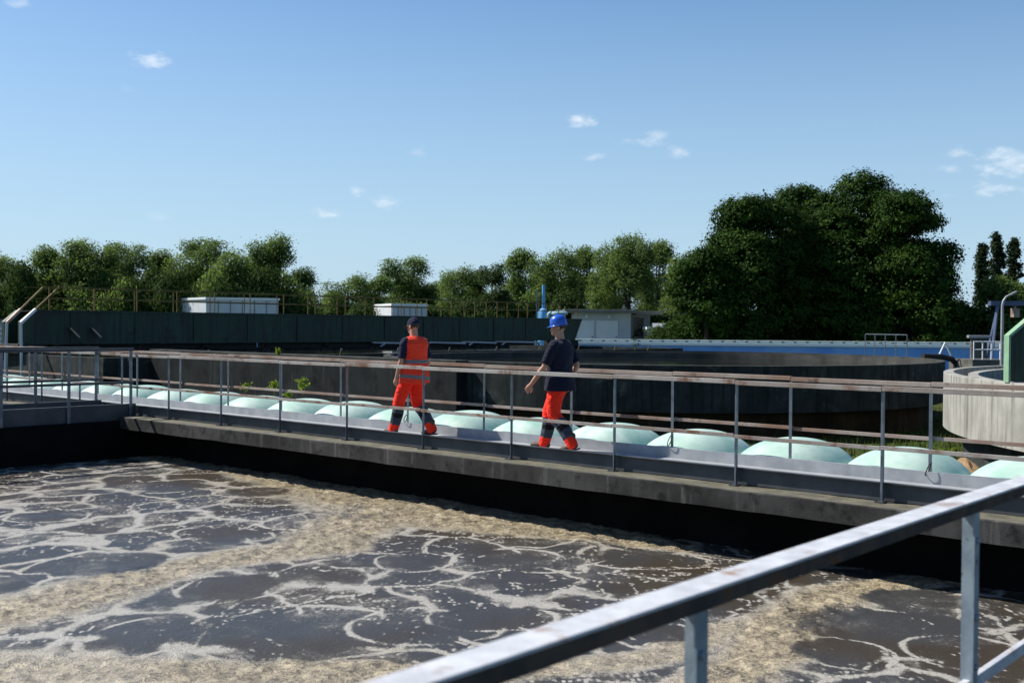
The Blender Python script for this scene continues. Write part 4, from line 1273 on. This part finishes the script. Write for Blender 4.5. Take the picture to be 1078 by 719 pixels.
def make_person(loc, rz, label, hip, lk, la, rk, ra, lel, lwr, rel, rwr, head_turn, vest, hat, foot_l, foot_r, bare_hem, kx=1.0, ky=1.0, kl=1.0):
    root = empty('person', loc, rz, label, 'person', 'workers on the long walkway')
    bm = bmesh.new()
    hz = hip
    hl, hr = Vector((-.092, 0, hz)), Vector((.092, 0, hz))
    sl, sr = Vector((-.185 * kx, -.01, 1.425)), Vector((.185 * kx, -.01, 1.425))
    # --- body
    X_, Y_ = Vector((kx, 0, 0)), Vector((0, ky, 0))
    loft(bm, [((0, 0, hz - .09), X_ * .13, Y_ * .095), ((0, -.005, hz), X_ * .17, Y_ * .115), ((0, 0, hz + .12), X_ * .155, Y_ * .105), ((0, .005, 1.18), X_ * .160, Y_ * .108),
              ((0, 0, 1.30), X_ * .178, Y_ * .118), ((0, -.005, 1.40), X_ * .175, Y_ * .105), ((0, -.01, 1.455), X_ * .12, Y_ * .075), ((0, -.005, 1.49), X_ * .065, Y_ * .06)], 20)
    limb(bm, [(0, -.01, 1.44), (0, .005, 1.52), (0, .018, 1.60)], [.072, .064, .062])
    for h_, k_, a_ in ((hl, lk, la), (hr, rk, ra)):
        k_, a_ = Vector(k_), Vector(a_)
        limb(bm, [h_ + Vector((0, 0, .02)), h_.lerp(k_, .5) + Vector((0, .012, 0)), k_, k_.lerp(a_, .35) + Vector((0, -.018, 0)), a_], [.088, .076, .055, .055, .038])
    for s_, e_, w_, sg in ((sl, lel, lwr, -1), (sr, rel, rwr, 1)):
        e_, w_ = Vector(e_), Vector(w_)
        limb(bm, [s_ + Vector((-.03 * sg, 0, .0)), s_.lerp(e_, .5), e_, e_.lerp(w_, .3), w_], [.056, .046, .038, .041, .027])
        dd = (w_ - e_).normalized()
        hand(bm, w_ - dd * .005, dd, Vector((-sg, .15, 0)), 1 if sg < 0 else -1, .55)
    # feet inside the boots
    for a_, ft in ((la, foot_l), (ra, foot_r)):
        a_ = Vector(a_); f = Vector((0, math.cos(ft), math.sin(ft)))
        limb(bm, [a_ - f * .04 + Vector((0, 0, -.03)), a_ + f * .06 + Vector((0, 0, -.04)), a_ + f * .15 + Vector((0, 0, -.058))], [.036, .036, .026])
    # --- head, built in its own frame then turned
    hm = Matrix.Translation((0, .012, 1.565)) @ Euler((R(-8), 0, head_turn)).to_matrix().to_4x4()
    hb = bmesh.new()
    ell(hb, (0, -.012, .125), (.075, .094, .098))
    ell(hb, (0, .028, .065), (.060, .070, .078))
    ell(hb, (0, .072, .022), (.034, .030, .028))
    ell(hb, (0, .092, .082), (.013, .018, .030), Matrix.Rotation(.3, 3, 'X'), 2)
    ell(hb, (0, .106, .066), (.016, .012, .011), None, 2)
    for sg in (-1, 1):
        ell(hb, (sg * .077, -.008, .088), (.009, .022, .033), Matrix.Rotation(sg * .25, 3, 'Z'), 2)
        ell(hb, (sg * .033, .078, .114), (.026, .014, .009), None, 2)
        ell(hb, (sg * .04, .066, .066), (.022, .018, .016), None, 2)
    ell(hb, (0, .094, .040), (.024, .010, .006), None, 2)
    ell(hb, (0, .091, .028), (.022, .010, .007), None, 2)
    bmesh.ops.transform(hb, matrix=hm, verts=hb.verts)
    tmp = bpy.data.meshes.new('h'); hb.to_mesh(tmp); hb.free(); bm.from_mesh(tmp); bpy.data.meshes.remove(tmp)
    me = fuse(bm, 'body', .0065, 3)
    link('body', me, M['skin'], root, True)
    # eyes
    for sg in (-1, 1):
        mb = MB(); ell(mb.bm, hm @ Vector((sg * .031, .080, .100)), (.0125, .0125, .0125), None, 2); e = mb.build('eye', M['eye'], root, True)
        mb = MB(); ell(mb.bm, hm @ Vector((sg * .031, .0895, .100)), (.006, .005, .006), None, 2); mb.build('iris', M['iris'], e, True)
    # hair below the hat line
    hb = bmesh.new()
    ell(hb, (0, -.022, .122), (.0785, .092, .098))
    for v in list(hb.verts):
        if v.co.y > .035 + (v.co.z - .1) * .4 or v.co.z < .055: hb.verts.remove(v)
    bmesh.ops.transform(hb, matrix=hm, verts=hb.verts)
    me = bpy.data.meshes.new('hair'); hb.to_mesh(me); hb.free(); link('hair', me, M['hair'], root, True)
    # --- trousers
    bm = bmesh.new()
    loft(bm, [((0, 0, hz - .12), X_ * .14, Y_ * .11), ((0, -.01, hz - .02), X_ * .188, Y_ * .138), ((0, 0, hz + .10), X_ * .172, Y_ * .122), ((0, 0, hz + .13), X_ * .168, Y_ * .118)], 20)
    legs = []
    for h_, k_, a_ in ((hl, lk, la), (hr, rk, ra)):
        k_, a_ = Vector(k_), Vector(a_)
        dn = (a_ - k_).normalized()
        e = a_ + dn * .035
        limb(bm, [h_ + Vector((0, 0, .03)), h_.lerp(k_, .45) + Vector((0, .012, 0)), k_ + Vector((0, .005, 0)), k_.lerp(a_, .4) + Vector((0, -.02, 0)), e], [.108 * kl, .101 * kl, .086 * kl, .084 * kl, .076])
        legs.append((k_, a_))
    me = fuse(bm, 'trousers', .009, 4)
    def tz(c):
        best = None
        for k_, a_ in legs:
            d = a_ - k_; t = (Vector(c) - k_).dot(d) / d.length_squared
            q = k_ + d * min(max(t, -.3), 1.1)
            dist = (Vector(c) - q).length
            if best is None or dist < best[0]: best = (dist, t)
        t = best[1]
        if t < .20: return 0
        if t < .40: return 1
        if t < .56: return 2
        if t < .84: return 1
        return 0
    assign(me, tz, [M['hivis'], M['slate'], M['blackcloth']])
    link('trousers', me, M['hivis'], root, True)
    # --- boots
    for a_, ft in ((la, foot_l), (ra, foot_r)):
        a_ = Vector(a_); f = Vector((0, math.cos(ft), math.sin(ft))); up = Vector((0, -math.sin(ft), math.cos(ft)))
        bm = bmesh.new()
        limb(bm, [a_ + Vector((0, 0, .10)), a_ + Vector((0, 0, .02)), a_ - f * .02 - up * .035], [.058, .054, .05])
        limb(bm, [a_ - f * .05 - up * .045, a_ + f * .05 - up * .045, a_ + f * .13 - up * .055, a_ + f * .185 - up * .06], [.044, .048, .046, .036], flat=.85)
        me = fuse(bm, 'boot', .008, 3)
        b_ = link('boot', me, M['shoe'], root, True)
        mb = MB(); 
        pts = [(-.095, .034), (-.06, .045), (.04, .044), (.12, .052), (.19, .042), (.225, .0), (.19, -.042), (.12, -.05), (.04, -.042), (-.06, -.045), (-.095, -.034)]
        mb.poly_prism(pts, up, .022, a_ - up * .105, f, Vector((1, 0, 0)))
        mb.build('sole', M['sole'], b_)
    # --- shirt
    bm = bmesh.new()
    hem = hz + bare_hem
    loft(bm, [((0, -.012, hem), X_ * .212, Y_ * .168), ((0, -.01, hem + .06), X_ * .208, Y_ * .166), ((0, -.005, hem + .14), X_ * .198, Y_ * .150), ((0, 0, 1.08), X_ * .180, Y_ * .130), ((0, 0, 1.20), X_ * .184, Y_ * .130), ((0, -.004, 1.31), X_ * .198, Y_ * .134),
              ((0, -.01, 1.40), X_ * .194, Y_ * .118), ((0, -.012, 1.46), X_ * .135, Y_ * .088), ((0, -.008, 1.505), X_ * .070, Y_ * .066)], 24)
    for s_, e_, sg in ((sl, lel, -1), (sr, rel, 1)):
        e_ = Vector(e_)
        limb(bm, [s_ + Vector((-.05 * sg, 0, .01)), s_ + Vector((.005 * sg, 0, -.02)), s_.lerp(e_, .45), s_.lerp(e_, .9)], [.072, .074, .068, .064], round_ends=False)
    me = fuse(bm, 'shirt', .009, 4)
    link('shirt', me, M['blacktee'] if not vest else M['navy'], root, True)
    if vest:
        bm = bmesh.new()
        loft(bm, [((0, -.012, hz - .10), X_ * .232, Y_ * .190), ((0, -.012, hz), X_ * .232, Y_ * .188), ((0, -.006, 1.10), X_ * .216, Y_ * .166), ((0, 0, 1.20), X_ * .208, Y_ * .156), ((0, -.004, 1.31), X_ * .212, Y_ * .152),
                  ((0, -.01, 1.40), X_ * .236, Y_ * .142), ((0, -.012, 1.462), X_ * .212, Y_ * .112), ((0, -.012, 1.498), X_ * .135, Y_ * .085), ((0, -.01, 1.51), X_ * .080, Y_ * .078)], 28)
        me = fuse(bm, 'vest', .009, 3)
        def vz(c):
            if 1.105 < c.z < 1.155: return 1
            zz = c.z + .10 * c.x
            if hz - .045 < zz < hz + .012: return 1
            return 0
        assign(me, vz, [M['orange'], M['reflect']])
        link('vest', me, M['orange'], root, True)
    # --- hat
    if hat == 'cap':
        hb = bmesh.new()
        ell(hb, (0, -.012, .128), (.086, .106, .106))
        for v in list(hb.verts):
            if v.co.z < .115: hb.verts.remove(v)
        bmesh.ops.transform(hb, matrix=hm, verts=hb.verts)
        me = bpy.data.meshes.new('cap'); hb.to_mesh(me); hb.free(); c_ = link('cap', me, M['navy'], root, True)
        mb = MB()
        pts = [(-.074, .05), (-.068, .115), (-.04, .155), (0, .168), (.04, .155), (.068, .115), (.074, .05)]
        A_ = [hm @ Vector((x, y, .122 - .25 * x * x / .074 - (y - .05) * .22)) for x, y in pts]; n = len(A_)
        va = [mb.bm.verts.new(p) for p in A_]; vb = [mb.bm.verts.new(p + Vector((0, 0, .006))) for p in A_]
        mb.bm.faces.new(va); mb.bm.faces.new(vb[::-1])
        for i in range(n): mb.bm.faces.new((va[i], vb[i], vb[(i + 1) % n], va[(i + 1) % n]))
        mb.build('peak', M['navy'], c_)
        mb = MB(); ell(mb.bm, hm @ Vector((0, -.012, .235)), (.01, .01, .006), None, 2); mb.build('cap_button', M['navy'], c_)
    else:
        mb = MB()
        prof = [(1.10, .118), (1.12, .124), (.99, .130), (.98, .15), (.95, .185), (.86, .218), (.68, .243), (.40, .259), (.12, .265), (.001, .266)]
        mb.lathe([(r * .098, z) for r, z in prof], 40)
        for v in mb.bm.verts:
            v.co.y *= 1.2; v.co.y -= .008
            if v.co.z < .128 and v.co.y > .04: v.co.y += .030 * (v.co.y - .04) / .08; v.co.z -= .008
            if v.co.z > .14 and abs(v.co.x) < .026: v.co.z += .008 * (1 - abs(v.co.x) / .026)
        bmesh.ops.transform(mb.bm, matrix=hm, verts=mb.bm.verts)
        h_ = mb.build('hard_hat', M['helmet'], root, True)
    return root

p1 = W(11.50, 12.36, 0)
make_person((p1.x, p1.y, .0), ANG, 'worker in orange vest and dark cap walking away along the walkway', .905,
            (-.115, .20, .52), (-.125, .315, .108), (.115, .035, .485), (.125, -.255, .125),
            (-.262, .0, 1.145), (-.265, .10, .885), (.272, -.02, 1.145), (.285, .05, .885), R(4), True, 'cap', 0.0, -.12, .02, 1.08, 1.1, 1.08)
p2 = W(11.46, 9.46, 0)
make_person((p2.x, p2.y, .0), ANG + R(13), 'worker in blue helmet and dark shirt striding along the walkway', .925,
            (-.105, .02, .495), (-.11, -.235, .135), (.10, .195, .525), (.105, .275, .108),
            (-.275, .09, 1.145), (-.28, .285, .90), (.275, -.12, 1.16), (.265, -.02, .92), R(20), False, 'helmet', -.25, 0.05, -.11, 1.17, 1.25, 1.10)

# ------------------------------------------------------------------ camera, light, sky
cam = bpy.data.cameras.new('camera'); co = bpy.data.objects.new('camera', cam); col.objects.link(co)
co.location = (0, 0, CAMZ); co.rotation_euler = cam_rot.to_euler()
cam.sensor_width = 36; cam.lens = 36 * F / 1078
cam.clip_start = .05; cam.clip_end = 6000
cam.dof.use_dof = True; cam.dof.focus_distance = 15.0; cam.dof.aperture_fstop = 4.0
scene.camera = co

SUN = Vector((-.94, .342, 0)).normalized() * math.cos(R(46)) + Vector((0, 0, math.sin(R(46))))
sun = bpy.data.lights.new('sun', 'SUN'); so = bpy.data.objects.new('sun', sun); col.objects.link(so)
so.rotation_euler = (-SUN).to_track_quat('-Z', 'Y').to_euler()
sun.energy = 5.0; sun.angle = R(.53); sun.color = (1.0, .95, .86)

world = bpy.data.worlds.new('World'); scene.world = world; world.use_nodes = True
t = NT(world.node_tree)
bg = world.node_tree.nodes['Background']
sky = t.n('ShaderNodeTexSky'); sky.sky_type = 'NISHITA'; sky.sun_disc = False
sky.sun_elevation = R(46); sky.sun_rotation = math.atan2(SUN.x, SUN.y)
sky.air_density = 1.0; sky.dust_density = .8; sky.ozone_density = 5.0; sky.altitude = 50
tc = t.n('ShaderNodeTexCoord').outputs['Generated']
sx = t.n('ShaderNodeSeparateXYZ'); t.l(tc, sx.inputs[0])
yy = t.math('MAXIMUM', sx.outputs[1], .05)
gx = t.math('DIVIDE', sx.outputs[0], yy); gz = t.math('DIVIDE', sx.outputs[2], yy)
nz1 = t.n('ShaderNodeTexNoise'); nz1.inputs['Scale'].default_value = 60; nz1.inputs['Detail'].default_value = 6; nz1.inputs['Roughness'].default_value = .6
mp = t.n('ShaderNodeMapping'); mp.inputs['Scale'].default_value = (1, 1, 2.2); t.l(tc, mp.inputs[0]); t.l(mp.outputs[0], nz1.inputs['Vector'])
CL = [(160, 63, 20, 10, .8), (611, 127, 17, 7, .95), (626, 165, 13, 6, .6), (676, 149, 20, 6, .6), (692, 143, 12, 6, .5), (715, 160, 11, 6, .5), (343, 225, 17, 6, .8), (374, 202, 10, 8, .5), (404, 213, 16, 8, .55), (440, 160, 14, 5, .3),
      (1062, 172, 42, 17, .8), (1052, 200, 46, 9, .65), (1012, 161, 14, 7, .55), (1000, 178, 16, 5, .4), (20, 4, 18, 7, .4), (170, 228, 14, 5, .25), (130, 94, 14, 5, .15)]
tot = None
for px, py, rx, ry, a in CL:
    d = at(px, py, 1.0) - Vector((0, 0, CAMZ))
    ex = t.math('DIVIDE', t.math('SUBTRACT', gx, d.x), rx / F); ez = t.math('DIVIDE', t.math('SUBTRACT', gz, d.z), ry / F)
    q = t.math('SQRT', t.math('ADD', t.math('MULTIPLY', ex, ex), t.math('MULTIPLY', ez, ez)))
    q = t.math('ADD', q, t.math('MULTIPLY', t.math('SUBTRACT', nz1.outputs['Fac'], .5), 3.4))
    v = t.math('MULTIPLY', t.ramp(q, 1.15, -.5), a * .8)
    tot = v if tot is None else t.math('MAXIMUM', tot, v)
cloudcol = t.n('ShaderNodeRGB'); cloudcol.outputs[0].default_value = (7.4, 7.9, 8.4, 1)
hs = t.n('ShaderNodeHueSaturation'); hs.inputs['Saturation'].default_value = 1.17; t.l(sky.outputs[0], hs.inputs['Color'])
hz_ = t.ramp(t.math('ABSOLUTE', sx.outputs[2]), .42, -.08)
hazy = t.mix(t.math('MULTIPLY', hz_, .9), hs.outputs[0], (3.9, 5.5, 6.9))
mixed = t.mix(tot, hazy, cloudcol.outputs[0])
t.l(mixed, bg.inputs[0])
bg.inputs[1].default_value = .092

scene.view_settings.view_transform = 'Standard'
scene.view_settings.look = 'None'
scene.view_settings.exposure = 0.5
scene.view_settings.gamma = 1.0
scene.view_settings.use_curve_mapping = False
scene.render.engine = 'CYCLES'
scene.cycles.max_bounces = 6
scene.cycles.use_denoising = True
